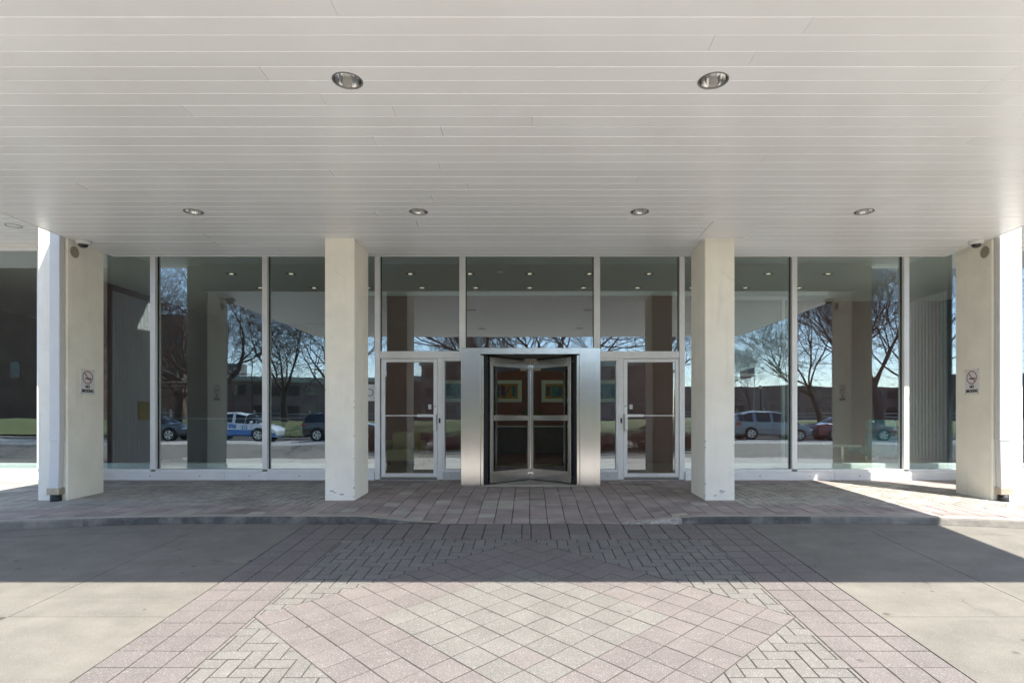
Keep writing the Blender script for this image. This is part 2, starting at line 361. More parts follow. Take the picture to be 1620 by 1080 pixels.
for s in (-1, 1): slab(9 * s if s > 0 else -16, 16 if s > 0 else -9, C(-5.2), lambda x: Yk(x) - GUT - 4.0, 10, 4, mt='concrete_bounce')
bed = grid([-16, -9, 9, 16], [-5.3, 0.9, 2, 4, 6, 7.36], lambda x, y: zd(y) - 0.05 if abs(x) < 10 else -0.8)
tag(obj('driveway_bed', bed, 'joint_sand'), kind='structure')

# ------------------------------------------------------------------ pavers of the driveway crossing
PY0 = 7.345; PXC = -0.04
prot = (math.atan(SL), 0, 0); ploc = (PXC, PY0, zd(PY0) + 0.002)
def proot(name): return tag(link(name, None, None, ploc, prot), kind='structure')
tag(obj('paving_bed', MB().add([(-2.80, -5.63, -.0032), (2.80, -5.63, -.0032), (2.80, 0, -.0032), (-2.80, 0, -.0032)], [(0, 1, 2, 3)]), 'joint_sand', None, ploc, prot), kind='structure')
def to_world(x, v): return (x + PXC, PY0 + v * math.cos(prot[0]), ploc[2] + v * math.sin(prot[0]))
def lay(root, tiles, name, limit=300, gap=0.0042):
    """tiles: (poly, material). The ones that show largest are objects; the rest one mesh."""
    ranks = view_rank([[to_world(*p) for p in t[0]] for t in tiles])
    order = sorted(range(len(tiles)), key=lambda i: -ranks[i]); keep = set(order[:limit]); rest = {}; cache = {}
    for i, (poly, m) in enumerate(tiles):
        q = inset_any(poly, gap * random.uniform(.8, 1.5))
        if len(q) < 3 or abs(area(q)) < 2e-4: continue
        dz = random.uniform(-.001, .0018)
        if i in keep:
            cx = sum(a for a, b in q) / len(q); cyy = sum(b for a, b in q) / len(q)
            key = (m, len(poly), round(area(poly), 4)) if len(poly) == 4 else None
            loc = [(a - cx, b - cyy) for a, b in q]
            sig = (m, tuple((round(a, 2), round(b, 2)) for a, b in loc))
            if sig not in cache: cache[sig] = MB().prism(loc, -.03, 0, .0016).mesh(name, m)
            link(name, cache[sig], root, (cx, cyy, dz), (random.gauss(0, .004), random.gauss(0, .004), random.gauss(0, .002)))
        else:
            rest.setdefault(m, MB()).prism(q, -.03, dz, .0016)
    for m, mb in rest.items(): tag(obj(name + '_field', mb, m, root), kind='stuff')
PD = 0.2317; HD = 13 * PD * math.sqrt(.5); VC = -(7.345 - 6.66) - HD; c45 = math.sqrt(.5)
tiles = []
for i in range(13):
    for j in range(13):
        ring = min(i, j, 12 - i, 12 - j)
        pts = []
        for a, b in ((i, j), (i + 1, j), (i + 1, j + 1), (i, j + 1)):
            u, w = (a - 6.5) * PD, (b - 6.5) * PD; pts.append((u * c45 - w * c45, u * c45 + w * c45 + VC))
        m = 'paver_pink' if ring < 3 else 'paver_grey'
        if ring >= 3 and random.random() < .04: m = 'paver_pink'
        tiles.append((pts, m))
lay(proot('diamond_paving'), tiles, 'paver')
tiles = []; PB = (2.80 - HD) / 3
nrow = 25; prow = 5.63 / nrow
for s in (-1, 1):
    for k in range(3):
        for r in range(nrow):
            x0 = s * (HD + PB * k); x1 = s * (HD + PB * (k + 1)); a, b = min(x0, x1), max(x0, x1)
            tiles.append(([(a, -prow * (r + 1)), (b, -prow * (r + 1)), (b, -prow * r), (a, -prow * r)], 'paver_pink'))
for top, n3 in ((0.0, 3), (VC - HD, 3)):
    ph = (7.345 - 6.66) / 3
    for r in range(n3):
        half = 0.055; w = (HD - half) / 9; xs = [-HD + w * k for k in range(10)] + [half + w * k for k in range(10)]
        for k in range(19):
            a, b = xs[k], xs[k + 1]
            tiles.append(([(a, top - ph * (r + 1)), (b, top - ph * (r + 1)), (b, top - ph * r), (a, top - ph * r)], 'paver_pink' if r == 0 or random.random() > .15 else 'paver_grey'))
lay(proot('border_paving'), tiles, 'paver')
def herring(x0, x1, y0, y1, w):
    i0, i1 = math.floor(x0 / w) - 2, math.ceil(x1 / w) + 2; j0, j1 = math.floor(y0 / w) - 2, math.ceil(y1 / w) + 2
    for i in range(i0, i1):
        for j in range(j0, j1):
            k = (i - j) % 4
            if k == 0: yield [(i * w, j * w), ((i + 2) * w, j * w), ((i + 2) * w, (j + 1) * w), (i * w, (j + 1) * w)]
            elif k == 3: yield [(i * w, j * w), ((i + 1) * w, j * w), ((i + 1) * w, (j + 2) * w), (i * w, (j + 2) * w)]
tiles = []
for b0 in herring(-HD, HD, VC - HD, VC + HD, 0.1165):
    for sx in (-1, 1):
        for sy in (-1, 1):
            p = clip(b0, -sx, 0, 0); p = p and clip(p, sx, 0, HD)
            p = p and clip(p, 0, -sy, -sy * VC); p = p and clip(p, 0, sy, sy * VC + HD)
            p = p and clip(p, -sx, -sy, -(sy * VC + HD))
            if p and area(p) > 6e-4: tiles.append((p, 'paver_grey'))
lay(proot('herringbone_paving'), tiles, 'paver_brick')

# ------------------------------------------------------------------ raised walk along the glass
xs = [-16 + .25 * i for i in range(129)]
walk = MB(); rows = 22
vsx = []
for j in range(rows + 1):
    for x in xs:
        y0 = Yk(x) + (0.10 if abs(x) > 1.2 else 0.0); y = y0 + (11.0 - y0) * (j / rows); vsx.append((x, y, zw(x, y) - 0.0045))
walk.add(vsx, [(j * 129 + i, j * 129 + i + 1, (j + 1) * 129 + i + 1, (j + 1) * 129 + i) for j in range(rows) for i in range(128)])
walk_o = tag(obj('walkway', walk, 'joint_sand'), kind='structure')
P = 0.2325; tiles = []
def kerb_clip(poly):
    cx = sum(a for a, b in poly) / len(poly); e = 0.145 if abs(cx) > 1.25 else 0.012
    if abs(cx) > 1.25 and abs(cx) < 2.4: e = 0.04 + 0.105 * (abs(cx) - 1.25) / 1.15
    d = (Yk(cx + .05) - Yk(cx - .05)) / .1
    return clip(poly, d, -1, d * cx - Yk(cx) - e)          # y >= Yk + e
for i in range(-46, 46):
    for j in range(-22, 16):
        x0, y0 = i * P, 10.72 - (16 - j) * P + 0.0; cx = x0 + P / 2; cyy = y0 + P / 2
        if y0 > 10.70: continue
        centre = abs(cx) < 3.02
        fromk = cyy - Yk(cx) - .14
        if not centre and fromk > 3 * P and y0 < 10.72 - 2.1 * P: continue
        p = kerb_clip([(x0, y0), (x0 + P, y0), (x0 + P, y0 + P), (x0, y0 + P)])
        if p and area(p) > .002: tiles.append((p, 'paver_walk' if random.random() > .12 else 'paver_walk_grey'))
hb = []
for b0 in herring(-10.7, 10.7, 5.5, 10.8, P / 2):
    cx = sum(a for a, b in b0) / 4; cyy = sum(b for a, b in b0) / 4
    if abs(cx) < 3.02 or abs(cx) > 10.7: continue
    p = b0
    lim = 13 * P
    p = clip(p, -1, 0, -lim) if cx > 0 else clip(p, 1, 0, -lim)
    # rows of square pavers reach up to the line below; the bricks start above it
    k = math.ceil((Yk(cx) + .14 + 3 * P - P / 2 - (10.72 - 38 * P)) / P)
    p = p and clip(p, 0, -1, -(10.72 - 38 * P + k * P)); p = p and clip(p, 0, 1, 10.72 - 2 * P)
    if p and area(p) > 6e-4: hb.append((p, 'paver_walk_grey'))
for root_tiles, nm, lim in ((tiles, 'walk_paver', 300), (hb, 'walk_brick', 300)):
    ranks = view_rank([[(a, b, zw(a, b)) for a, b in t[0]] for t in root_tiles]); order = sorted(range(len(root_tiles)), key=lambda i: -ranks[i]); keep = set(order[:lim]); rest = {}
    for i, (poly, m) in enumerate(root_tiles):
        q = inset_any(poly, (.0046 if nm == 'walk_paver' else .0065) * random.uniform(.7, 1.6))
        if len(q) < 3: continue
        mb = MB().prism(q, -.035, random.uniform(-.002, .002), .002)
        tx, ty = random.gauss(0, .004), random.gauss(0, .004); cx, cyy = q[0]
        mb.v = [(a, b, c + zw(a, b) + tx * (a - cx) + ty * (b - cyy)) for a, b, c in mb.v]
        if i in keep: obj(nm, mb, m, walk_o)
        else: rest.setdefault(m, MB()).add(mb.v, mb.f)
    for m, mb in rest.items(): tag(obj(nm + '_field', mb, m, walk_o), kind='stuff')

# ------------------------------------------------------------------ kerbs
for side, nm in ((-1, 'kerb_left'), (1, 'kerb_right')):
    root = tag(link(nm, None), kind='structure')
    cuts = [1.18, 1.95, 2.83, 3.6, 6.2, 9.0, 12.0, 16.0] if side > 0 else [1.18, 2.85, 5.6, 8.6, 12.0, 16.0]
    for a, b in zip(cuts[:-1], cuts[1:]):
        n = max(6, int((b - a) / .12)); vs_ = []; prof_n = 7
        for i in range(n + 1):
            x = side * (a + .003 + (b - a - .006) * i / n); e = 1e-3
            d = (Yk(x + e) - Yk(x - e)) / (2 * e); nl = math.hypot(1, d); nx, ny = -d / nl, 1 / nl
            t = zw(x, Yk(x) + .12) + .004; bt = zd(Yk(x)) - .05; h = max(t - zd(Yk(x)), .004); t = zd(Yk(x)) + h
            wob = lambda s_: .006 * mnoise.noise((x * 3.1, s_, 5.0 * side)) if h > .03 else 0
            broken = side > 0 and a < 1.2
            jag = (lambda s_: .02 * mnoise.noise((x * 14, s_ * 3, 1.0))) if broken else (lambda s_: 0.0)
            for k, (o, z) in enumerate(((.002, bt), (.006, zd(Yk(x)) + h * .08), (.018 + wob(1), t - min(.03, h * .5)), (.034 + wob(2), t - min(.009, h * .2)), (.055, t), (.142, t + .001), (.144, t - .12))):
                z += jag(k) if k in (2, 3, 4) else 0
                vs_.append((x + nx * o, Yk(x) + ny * o, z))
        fs = []; mi = []
        for i in range(n):
            for k in range(prof_n - 1):
                q = (i * prof_n + k, i * prof_n + k + 1, (i + 1) * prof_n + k + 1, (i + 1) * prof_n + k)
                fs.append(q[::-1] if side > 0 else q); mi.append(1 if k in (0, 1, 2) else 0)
        mb = MB().add(vs_, fs); mb.m = mi
        mb.add([vs_[k] for k in range(prof_n)], [tuple(range(prof_n))]); mb.add(vs_[-prof_n:], [tuple(range(prof_n))])
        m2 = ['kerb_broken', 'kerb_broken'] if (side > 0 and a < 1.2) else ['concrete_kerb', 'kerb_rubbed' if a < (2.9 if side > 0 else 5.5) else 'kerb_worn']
        obj('kerb_stone', mb, m2, root)

# ------------------------------------------------------------------ pillars
def pillar(x0, x1, label, top, outer):
    cx = (x0 + x1) / 2; t = thing('pillar', label, 'pillar', (cx, 8.93, zw(cx, 8.93)), group='stucco pillars under the canopy')
    z0 = -zw(cx, 8.93); w = abs(x1 - x0) / 2
    obj('shaft', MB().box(-w, w, -.37, .37, -.16, top + z0, .012), 'stucco', t)
    if outer:
        s = -1 if cx > 0 else 1
        mb = MB(); n = 28; yy = -.235; zz = 3.715 + z0; r = .085
        mb.add([(s * (w + .006), yy + r * math.cos(2 * math.pi * i / n), zz + r * math.sin(2 * math.pi * i / n)) for i in range(n)] + [(s * w, yy + r * math.cos(2 * math.pi * i / n), zz + r * math.sin(2 * math.pi * i / n)) for i in range(n)],
               [tuple(range(n)) if s > 0 else tuple(range(n))[::-1]] + [(i, (i + 1) % n, n + (i + 1) % n, n + i) for i in range(n)])
        obj('cover_plate', mb, 'stucco_disc', t)
        if cx > 0:
            mb = MB().tube((s * (w + .012), -.16, 3.80 + z0), (s * (w + .012), .34, 3.80 + z0), .011, n=8).tube((s * (w + .012), .34, 3.80 + z0), (s * (w + .012), .34, 3.72 + z0), .011, n=8).tube((s * (w + .012), -.16, 3.80 + z0), (s * (w + .012), -.12, 3.75 + z0), .011, n=8)
            obj('conduit', mb, 'stucco', t)
    else:   # worn patches where the paint has flaked near the foot
        mb = MB(); rr = random.Random(3 if cx < 0 else 4)
        for k in range(4):
            px_, pz = rr.uniform(-w * .6, w * .6), rr.uniform(.06, .16); n = 9; r = rr.uniform(.012, .035)
            mb.add([(px_ + r * 1.8 * rr.uniform(.6, 1) * math.cos(2 * math.pi * i / n), -.3712, pz + z0 + r * .6 * rr.uniform(.6, 1) * math.sin(2 * math.pi * i / n)) for i in range(n)], [tuple(range(n))])
        obj('flaked_patch', mb, 'flaked', t)
        mb = MB()
        for k in range(9):                                       # chips along the front corners
            s = rr.choice((-1, 1)); zz = rr.choice((rr.uniform(.05, .5), rr.uniform(.6, 1.1), rr.uniform(.1, 3.4))) + z0; r = rr.uniform(.006, .016)
            mb.add([(s * (w - .004 - r * rr.uniform(.8, 1.6)), -.3708, zz), (s * (w - .011), -.3708, zz - r), (s * (w + .0008), -.3600, zz - r * .8), (s * (w + .0008), -.3600, zz + r), (s * (w - .011), -.3708, zz + r)], [(0, 1, 2, 3, 4)])
        obj('corner_chip', mb, 'flaked', t)
        mb = MB(); x = rr.uniform(-w * .3, w * .3); zz = 3.4 + z0; pts = []
        for k in range(14): pts.append((x, zz)); x += rr.gauss(.012, .012); zz -= rr.uniform(.0, .02)
        for (xa, za), (xb, zb) in zip(pts[:-1], pts[1:]): mb.add([(xa, -.3706, za - .0012), (xb, -.3706, zb - .0012), (xb, -.3706, zb + .0012), (xa, -.3706, za + .0012)], [(0, 1, 2, 3)])
        obj('hairline_crack', mb, 'stucco_disc', t)
    return t
pillar(-3.04, -2.60, 'cream stucco pillar left of the glass entrance doors, under the slatted canopy', 3.93, False)
pillar(2.60, 3.04, 'cream stucco pillar right of the doors, below the flat panel in the slatted ceiling', 3.93, False)
pillar(-7.30, -6.86, 'leftmost cream pillar carrying a no smoking sign, downpipe on its front', 4.50, True)
pillar(6.86, 7.30, 'rightmost cream pillar carrying a no smoking sign, its front in full sun', 4.50, True)

# ------------------------------------------------------------------ canopy with its ceiling slats
CH = CZ + 2.668; CX = 6.86; CF = 2.79; CB = 9.515; SP = 0.181; S0 = 3.837
canopy = thing('canopy', 'wide flat entrance canopy with a cream slatted metal ceiling over the driveway', 'canopy', (0, 6, CH))
OFF = Vector((0, 6, CH))
def cbox(name, m, x0, x1, y0, y1, z0, z1, b=0.0): return obj(name, MB().box(x0, x1, y0 - 6, y1 - 6, z0 - CH, z1 - CH, b), m, canopy)
cbox('fascia', 'fascia_paint', -CX, CX, CF, CF + .05, CH - .004, CH + .56, .004)
cbox('fascia', 'fascia_paint', -CX, -CX + .022, CF + .052, CB, CH - .004, CH + .56, .003)
cbox('fascia', 'fascia_paint', CX - .022, CX, CF + .052, CB, CH - .004, CH + .56, .003)
cbox('fascia', 'fascia_paint', -CX + .024, CX - .024, CB - .05, CB - .002, CH - .004, CH + .56, .004)
cbox('roof', 'fascia_paint', -CX + .024, CX - .024, CF + .054, CB - .054, CH + .22, CH + .55)
joints = {}
for x, y in ((418,117),(291,171),(525,274),(529,14),(510,157),(623,175),(842,193),(699,208),(593,224),(695,263),(740,295),(683,313),(595,339),(660,354),(1125,70),(1190,94),(1135,238),(1208,250),(1007,286),(1046,305),(1008,323),(1278,41),(1595,117),(1558,138),(1597,157),(1543,218),(1527,293),(1432,312),(1342,330),(1280,398),(140,300),(90,240),(330,375),(900,390)):
    Y = 913 * 2.668 / (662 - y); joints.setdefault(math.floor((Y - S0) / SP), []).append((x - 838) * Y / 913)
LIGHTS = [(-1.44, 4.56), (1.45, 4.56)] + [((x - 838) * 7.45 / 913, 7.45) for x in (306, 662, 1012, 1367)]
LR = 0.112
def cut_round(me_obj, spots):
    for (lx, ly) in spots:
        cm = MB().tube((lx, ly, CH - .3), (lx, ly, CH + .4), LR - .003, n=32, sm=False).mesh('cut', 'dark_gap'); co = link('cut', cm)
        md = me_obj.modifiers.new('b', 'BOOLEAN'); md.operation = 'DIFFERENCE'; md.object = co; md.solver = 'EXACT'
        dg = bpy.context.evaluated_depsgraph_get(); new = bpy.data.meshes.new_from_object(me_obj.evaluated_get(dg))
        me_obj.modifiers.clear(); old = me_obj.data; me_obj.data = new; bpy.data.meshes.remove(old); bpy.data.objects.remove(co); bpy.data.meshes.remove(cm)
n0 = math.ceil((CF + .06 - S0) / SP - 1); n1 = math.floor((CB - .06 - S0) / SP)
PAN = (2.48, 3.16, 7.80, 8.50)          # flat access panel
def slat_mesh(x0, x1, ya, yb):
    mb = MB(); e = .0035; z = 0; ch = .0046; t = .02
    # V-edged board: face, chamfers towards front and back, closed above
    prof = [(ya + .001, z + ch), (ya + ch, z), (yb - ch, z), (yb - .001, z + ch), (yb - .001, z + t), (ya + .001, z + t)]
    vs_ = [(x, y, CH + zz) for x in (x0, x1) for y, zz in prof]; n = 6
    mb.add(vs_, [(i, n + i, n + (i + 1) % n, (i + 1) % n) for i in range(n)] + [tuple(range(n)), tuple(range(n, 2 * n))[::-1]]); return mb
for n in range(n0, n1 + 1):
    ya = max(S0 + SP * n, CF + .055); yb = min(S0 + SP * (n + 1), CB - .055)
    if yb - ya < .03: continue
    cuts = [-CX + .024] + sorted(x for x in joints.get(n, [random.uniform(-5.5, 5.5)]) if abs(x) < CX - .3) + [CX - .024]
    segs = [(cuts[i] + (.0015 if i else 0), cuts[i + 1] - (.0015 if i < len(cuts) - 2 else 0)) for i in range(len(cuts) - 1)]
    if yb > PAN[2] + .02 and ya < PAN[3] - .02:
        ns = []
        for a, b in segs:
            if a < PAN[1] and b > PAN[0]:
                if PAN[0] - a > .05: ns.append((a, PAN[0]))
                if b - PAN[1] > .05: ns.append((PAN[1], b))
            else: ns.append((a, b))
        segs = ns
    for a, b in segs:
        o = obj('slat', slat_mesh(a, b, ya, yb), 'slat_paint')
        sp = [l for l in LIGHTS if l[1] + LR > ya and l[1] - LR < yb and a < l[0] + LR and b > l[0] - LR]
        if sp: cut_round(o, sp)
        o.data.transform(Matrix.Translation(-OFF)); o.parent = canopy; o.location.z = random.uniform(-.0012, .0012)
cbox('access_panel', 'slat_paint', PAN[0] + .006, PAN[1] - .006, PAN[2] + .004, PAN[3] - .004, CH - .003, CH + .012, .002)
def downlight(x, y, z, label, group, scale=1.0):
    t = thing('downlight', label, 'ceiling light', (x, y, z), group=group); r = LR * scale
    obj('trim_ring', MB().lathe([(r * 1.07, .001), (r * 1.065, -.003), (r * .96, -.004), (r * .945, 0.002), (r * .945, .01)], (0, 0, 0), 32), 'ring_metal', t)
    obj('reflector', MB().lathe([(r * .95, .0), (r * .93, .03), (r * .86, .09), (r * .72, .14), (r * .3, .165), (.001, .165)], (0, 0, 0), 32), 'reflector', t)
    b = MB().lathe([(.022, .165), (.022, .12), (.016, .11)], (0, 0, 0), 14).lathe([(.016, .112), (.03, .085), (.034, .065), (.026, .048), (.001, .043)], (0, 0, 0), 14)
    obj('bulb', b, 'white_plastic', t); return t
pos_words = ['near left downlight in the canopy ceiling, the larger of the left pair', 'near right downlight in the canopy ceiling, above the right pillar line', 'leftmost downlight of the far row in the canopy ceiling', 'far row downlight above the left glass door', 'far row downlight above the right glass door', 'rightmost downlight of the far row in the canopy ceiling']
for (x, y), l in zip(LIGHTS, pos_words): downlight(x, y, CH, l, 'round downlights in the canopy ceiling')

# cameras under the ceiling, signs on the outer pillars, downpipes
for s, l in ((-1, 'white dome security camera beside the leftmost pillar, under the ceiling'), (1, 'white dome security camera beside the rightmost pillar, under the ceiling')):
    t = thing('security_camera', l, 'camera', (s * 6.70, 8.66, CH), group='dome cameras by the outer pillars')
    obj('housing', MB().lathe([(.001, 0), (.098, 0), (.101, -.02), (.097, -.05), (.076, -.06), (.055, -.058)], (0, 0, 0), 28), 'white_plastic', t)
    obj('dome', MB().lathe([(.066, -.055), (.060, -.078), (.044, -.097), (.022, -.107), (.001, -.109)], (0, 0, 0), 24), 'dark_dome', t)
for s, l in ((-1, 'white no smoking sign on the leftmost pillar'), (1, 'white no smoking sign on the rightmost pillar')):
    t = thing('no_smoking_sign', l, 'sign', (s * 6.86, 8.945, 1.585), group='no smoking signs on the outer pillars')
    t.rotation_euler = (0, 0, R(90) if s < 0 else R(-90))      # local x = reading direction, -y = outward
    obj('plate', MB().box(-.145, .145, -.008, .0, 0, .39, .003), 'white_print', t)
    n = 40; mb = MB(); ro, ri, cz = .103, .089, .262
    mb.add([(r * math.cos(2 * math.pi * i / n), -.0095, cz + r * math.sin(2 * math.pi * i / n)) for r in (ro, ri) for i in range(n)], [(i, (i + 1) % n, n + (i + 1) % n, n + i) for i in range(n)]); obj('red_ring', mb, 'red_print', t)
    d = .066; w = .0055; obj('red_slash', MB().add([(-d - w, -.0100, cz + d - w), (-d + w, -.0100, cz + d + w), (d + w, -.0100, cz - d + w), (d - w, -.0100, cz - d - w)], [(3, 2, 1, 0)]), 'red_print', t)
    mb = MB().box(-.055, .078, -.0102, -.0085, cz - .026, cz - .008); obj('cigarette', mb, 'black_print', t)
    mb = MB()
    for k in range(7): mb.box(-.05 + .004 * math.sin(k * 1.3) + .004 * k, -.046 + .004 * math.sin(k * 1.3) + .004 * k, -.0100, -.0086, cz + .006 + k * .008, cz + .012 + k * .008)
    obj('smoke', mb, 'ring_metal', t)
    for txt, z, sz, sx in (('NO', .118, .062, .88), ('SMOKING', .052, .062, .86)):
        me = text_mesh(txt, sz, .0032, .0006); me.materials.clear(); me.materials.append(MATS['black_print'])
        me.transform(Matrix.Translation((0, -.0092, z)) @ Matrix.Rotation(R(90), 4, 'X') @ Matrix.Scale(sx, 4, (1, 0, 0))); link('lettering', me, t)
    for a in (-.133, .133):
        for b in (.012, .378): obj('screw', MB().tube((a, -.0105, b), (a, -.007, b), .006, n=8), 'bolt_metal', t)
for s, l in ((-1, 'white square downpipe on the front of the leftmost pillar'), (1, 'white square downpipe on the sunlit front of the rightmost pillar')):
    t = thing('downpipe', l, 'downpipe', (s * 6.955, 8.50, zw(s * 6.95, 8.45)), group='downpipes on the outer pillars')
    obj('pipe', MB().box(-.075, .075, -.06, .04, .90, 4.44, .008), 'pipe_paint', t)
    lo = MB().box(-.07, .07, -.055, .036, .16, .905, .008); lo.v = [(a + s * .022 * (0.9 - c) / .75, b, c) for a, b, c in lo.v]; obj('lower_pipe', lo, 'pipe_paint', t)
    obj('strap', MB().box(-.09 + s * .02, .09 + s * .02, -.07, .055, .10, .20, .006), 'strap_metal', t)
    obj('boot', MB().lathe([(.066, -.02), (.07, .03), (.066, .10), (.001, .102)], (s * .02, -.005, 0), 18), 'black_rubber', t)
    obj('seam_band', MB().box(-.082, .082, -.067, .047, .895, .915, .002), 'pipe_paint', t)
# ------------------------------------------------------------------ the glazed building
bld = thing('building', 'low office building front of tall glass panes in pale aluminium frames', 'building', (0, YG, 0.08))
def B(name, m, x0, x1, y0, y1, z0, z1, b=0.0, parent=None):
    return obj(name, MB().box(x0, x1, y0 - YG, y1 - YG, z0 - .08, z1 - .08, b), m, parent or bld)
def bolt(x, y, z, parent=None): return obj('bolt', MB().tube((x, y - YG - .006, z - .08), (x, y - YG + .004, z - .08), .009, n=8), 'bolt_metal', parent or bld)
SZ = 4.46; SF = 9.10; GT = SZ - .09
FZ0, FZ1, FZ2 = .05, .228, .272       # kick plate, then frame rail
MX = [-11.2, -9.1, -7.0, -4.92, -2.83]
def mullion(x, z0, z1, w=.048, y0=10.71, y1=10.88):
    o = B('mullion', 'aluminium', x - w, x + w, y0, y1, z0, z1, .004)
    obj('gasket', MB().box(x - w - .012, x + w + .012, 10.782 - YG, 10.818 - YG, z0 - .08 + .002, z1 - .08 - .002), 'black_rubber', o); return o
def pane(x0, x1, z0, z1, m='pane_glass', parent=None): 
    zc = (z0 + z1) / 2; xc = (x0 + x1) / 2; o = obj('glass_pane', MB().box(x0 - xc, x1 - xc, -.006, .006, z0 - zc, z1 - zc), m, parent or bld, (xc, 0, zc - .08), (R(random.uniform(-.09, .09)), 0, R(random.uniform(-.14, .14)))); return o
for s in (-1, 1):
    xs_ = [s * x for x in MX]
    for x in xs_: mullion(x, FZ2 if abs(x) > 3 else .08, GT)
    for a, b in zip(xs_[:-1], xs_[1:]):
        lo, hi = min(a, b), max(a, b)
        pane(lo + .03, hi - .03, FZ2 - .01, GT - .005)
        B('sill_rail', 'aluminium', lo + .05, hi - .05, 10.715, 10.878, FZ1 + .002, FZ2, .003)
        B('head_rail', 'aluminium', lo + .05, hi - .05, 10.715, 10.878, GT - .04, GT + .02, .003)
    for a, b in ((2.88, 5.65), (5.65, 8.4), (8.4, 11.2)):
        kp = B('kick_plate', 'aluminium', s * a + s * .002, s * b - s * .002, 10.685, 10.88, FZ0, FZ1, .004)
        for k in range(3): bolt(s * (a + (b - a) * (k + .5) / 3), 10.685, FZ0 + .10, kp)
B('outer_wall', 'stucco', -16, -11.25, 10.7, 11.0, .0, SZ, .01); B('outer_wall', 'stucco', 11.25, 16, 10.7, 11.0, .0, SZ, .01)
B('header_band', 'fascia_paint', -11.25, 11.25, 10.70, 10.90, GT + .022, SZ + .05, .004)
for k in range(9):
    a = SF + .01 + k * .181; b = min(a + .176, 10.69)
    o = MB(); prof = [(a, .006), (a + .006, 0), (b - .006, 0), (b, .006), (b, .02), (a, .02)]
    o.add([(x, y - YG, SZ - .08 + z) for x in (-16, 16) for y, z in prof], [(i, 6 + i, 6 + (i + 1) % 6, (i + 1) % 6) for i in range(6)] + [tuple(range(6)), tuple(range(6, 12))[::-1]])
    obj('soffit_slat', o, 'slat_paint', bld)
B('upper_wall', 'stucco', -16, 16, SF, 10.9, SZ + .06, 6.2, .02); B('roof', 'tower_grey', -16, 16, SF + .05, 26, 6.202, 6.3)
# transoms and doors between the two inner mullions
def bar(name, x0, x1, z0, z1, m='aluminium', y0=10.72, y1=10.876): return B(name, m, x0, x1, y0, y1, z0, z1, .003)
for x0, x1 in ((-2.78, -1.31), (1.31, 2.78)): bar('transom', x0, x1, 2.33, 2.462)
for s in (-1, 1):
    mullion(s * 1.25, 2.30, GT, .058)
    pane(min(s * 1.28, s * 2.80), max(s * 1.28, s * 2.80), 2.455, GT)
    a, b = (1.30, 2.78); bar('head_rail', min(s * a, s * b), max(s * a, s * b), GT - .035, GT + .02)
    jx = (-1.715, -1.615) if s < 0 else (1.640, 1.742); bar('door_jamb', jx[0], jx[1], .08, 2.328)
    sx = (-1.612, -1.15) if s < 0 else (1.15, 1.637)
    pane(sx[0] + .02, sx[1] - .02, .25, 2.31)
    bar('sidelight_rail', sx[0], sx[1], .222, .268); bar('sidelight_rail', sx[0], sx[1], 2.285, 2.328)
    e0 = sx[0] if s < 0 else sx[1] - .03; bar('sidelight_stile', e0, e0 + .03, .27, 2.283)
    kp = B('kick_plate', 'aluminium_side', sx[0], sx[1], 10.70, 10.87, .05, .22, .003); bolt(s * 1.45, 10.70, .15, kp)
pane(-1.22, 1.22, 2.43, GT); bar('head_rail', -1.19, 1.19, GT - .035, GT + .02)
def glass_door(x0, x1, hinge):          # hinge: -1 left / +1 right; handle on the other side
    d = link('door', None, bld, (0, 0, 0))
    y0, y1 = 10.735, 10.785; z0, z1 = .095, 2.322
    def D(n, m, *a, b=.003): return obj(n, MB().box(a[0], a[1], a[2] - YG, a[3] - YG, a[4] - .08, a[5] - .08, b), m, d)
    D('stile', 'aluminium', x0 + .004, x0 + .072, y0, y1, z0, z1); D('stile', 'aluminium', x1 - .072, x1 - .004, y0, y1, z0, z1)
    D('top_rail', 'aluminium', x0 + .074, x1 - .074, y0, y1, z1 - .062, z1); D('bottom_rail', 'aluminium', x0 + .074, x1 - .074, y0, y1, z0, z0 + .10)
    D('threshold', 'aluminium_side', x0 - .01, x1 + .01, 10.69, 10.86, .06, .082); D('floor_gap', 'dark_gap', x0 + .004, x1 - .004, 10.75, 10.77, .082, .094, b=0)
    D('glass_pane', 'door_glass', x0 + .06, x1 - .06, 10.756, 10.766, z0 + .09, z1 - .055, b=0)
    D('sweep', 'bright_metal', x0 + .01, x1 - .01, y0 - .008, y0 - .001, z0, z0 + .035)
    hs = -hinge; hx = x1 - .038 if hs > 0 else x0 + .038       # lock side
    zb = 1.265
    D('push_bar', 'aluminium', min(hx, hx - hs * .98) + .03, max(hx, hx - hs * .98) - .03, 10.69, 10.705, zb - .008, zb + .012)
    D('push_bar_grip', 'aluminium', min(hx - hs * .33, hx), max(hx - hs * .33, hx), 10.672, 10.71, zb - .024, zb + .026, b=.006)
    D('pull_handle', 'aluminium', hx - .028, hx + .028, 10.66, 10.73, .985, zb + .03, b=.008)
    D('lock_case', 'white_plastic', hx - hs * .10 - .03, hx - hs * .10 + .03, 10.715, 10.734, 1.385, 1.475, b=.004)
    obj('lock_cylinder', MB().tube((hx, 10.71 - YG, 1.36), (hx, 10.74 - YG, 1.36), .017, n=14), 'bright_metal', d)
    D('strike_plate', 'black_print', (x1 + .03 if hs > 0 else x0 - .06), (x1 + .06 if hs > 0 else x0 - .03), 10.714, 10.719, 1.13, 1.22, b=0)
    return d
glass_door(-2.765, -1.718, -1); glass_door(1.745, 2.782, 1)
for s in (-1, 1):
    t = downlight(s * 8.70, 9.73, SZ - .002, ['downlight in the outer soffit left of the leftmost pillar', 'downlight in the outer soffit right of the rightmost pillar'][s > 0], 'downlights in the outer soffit')
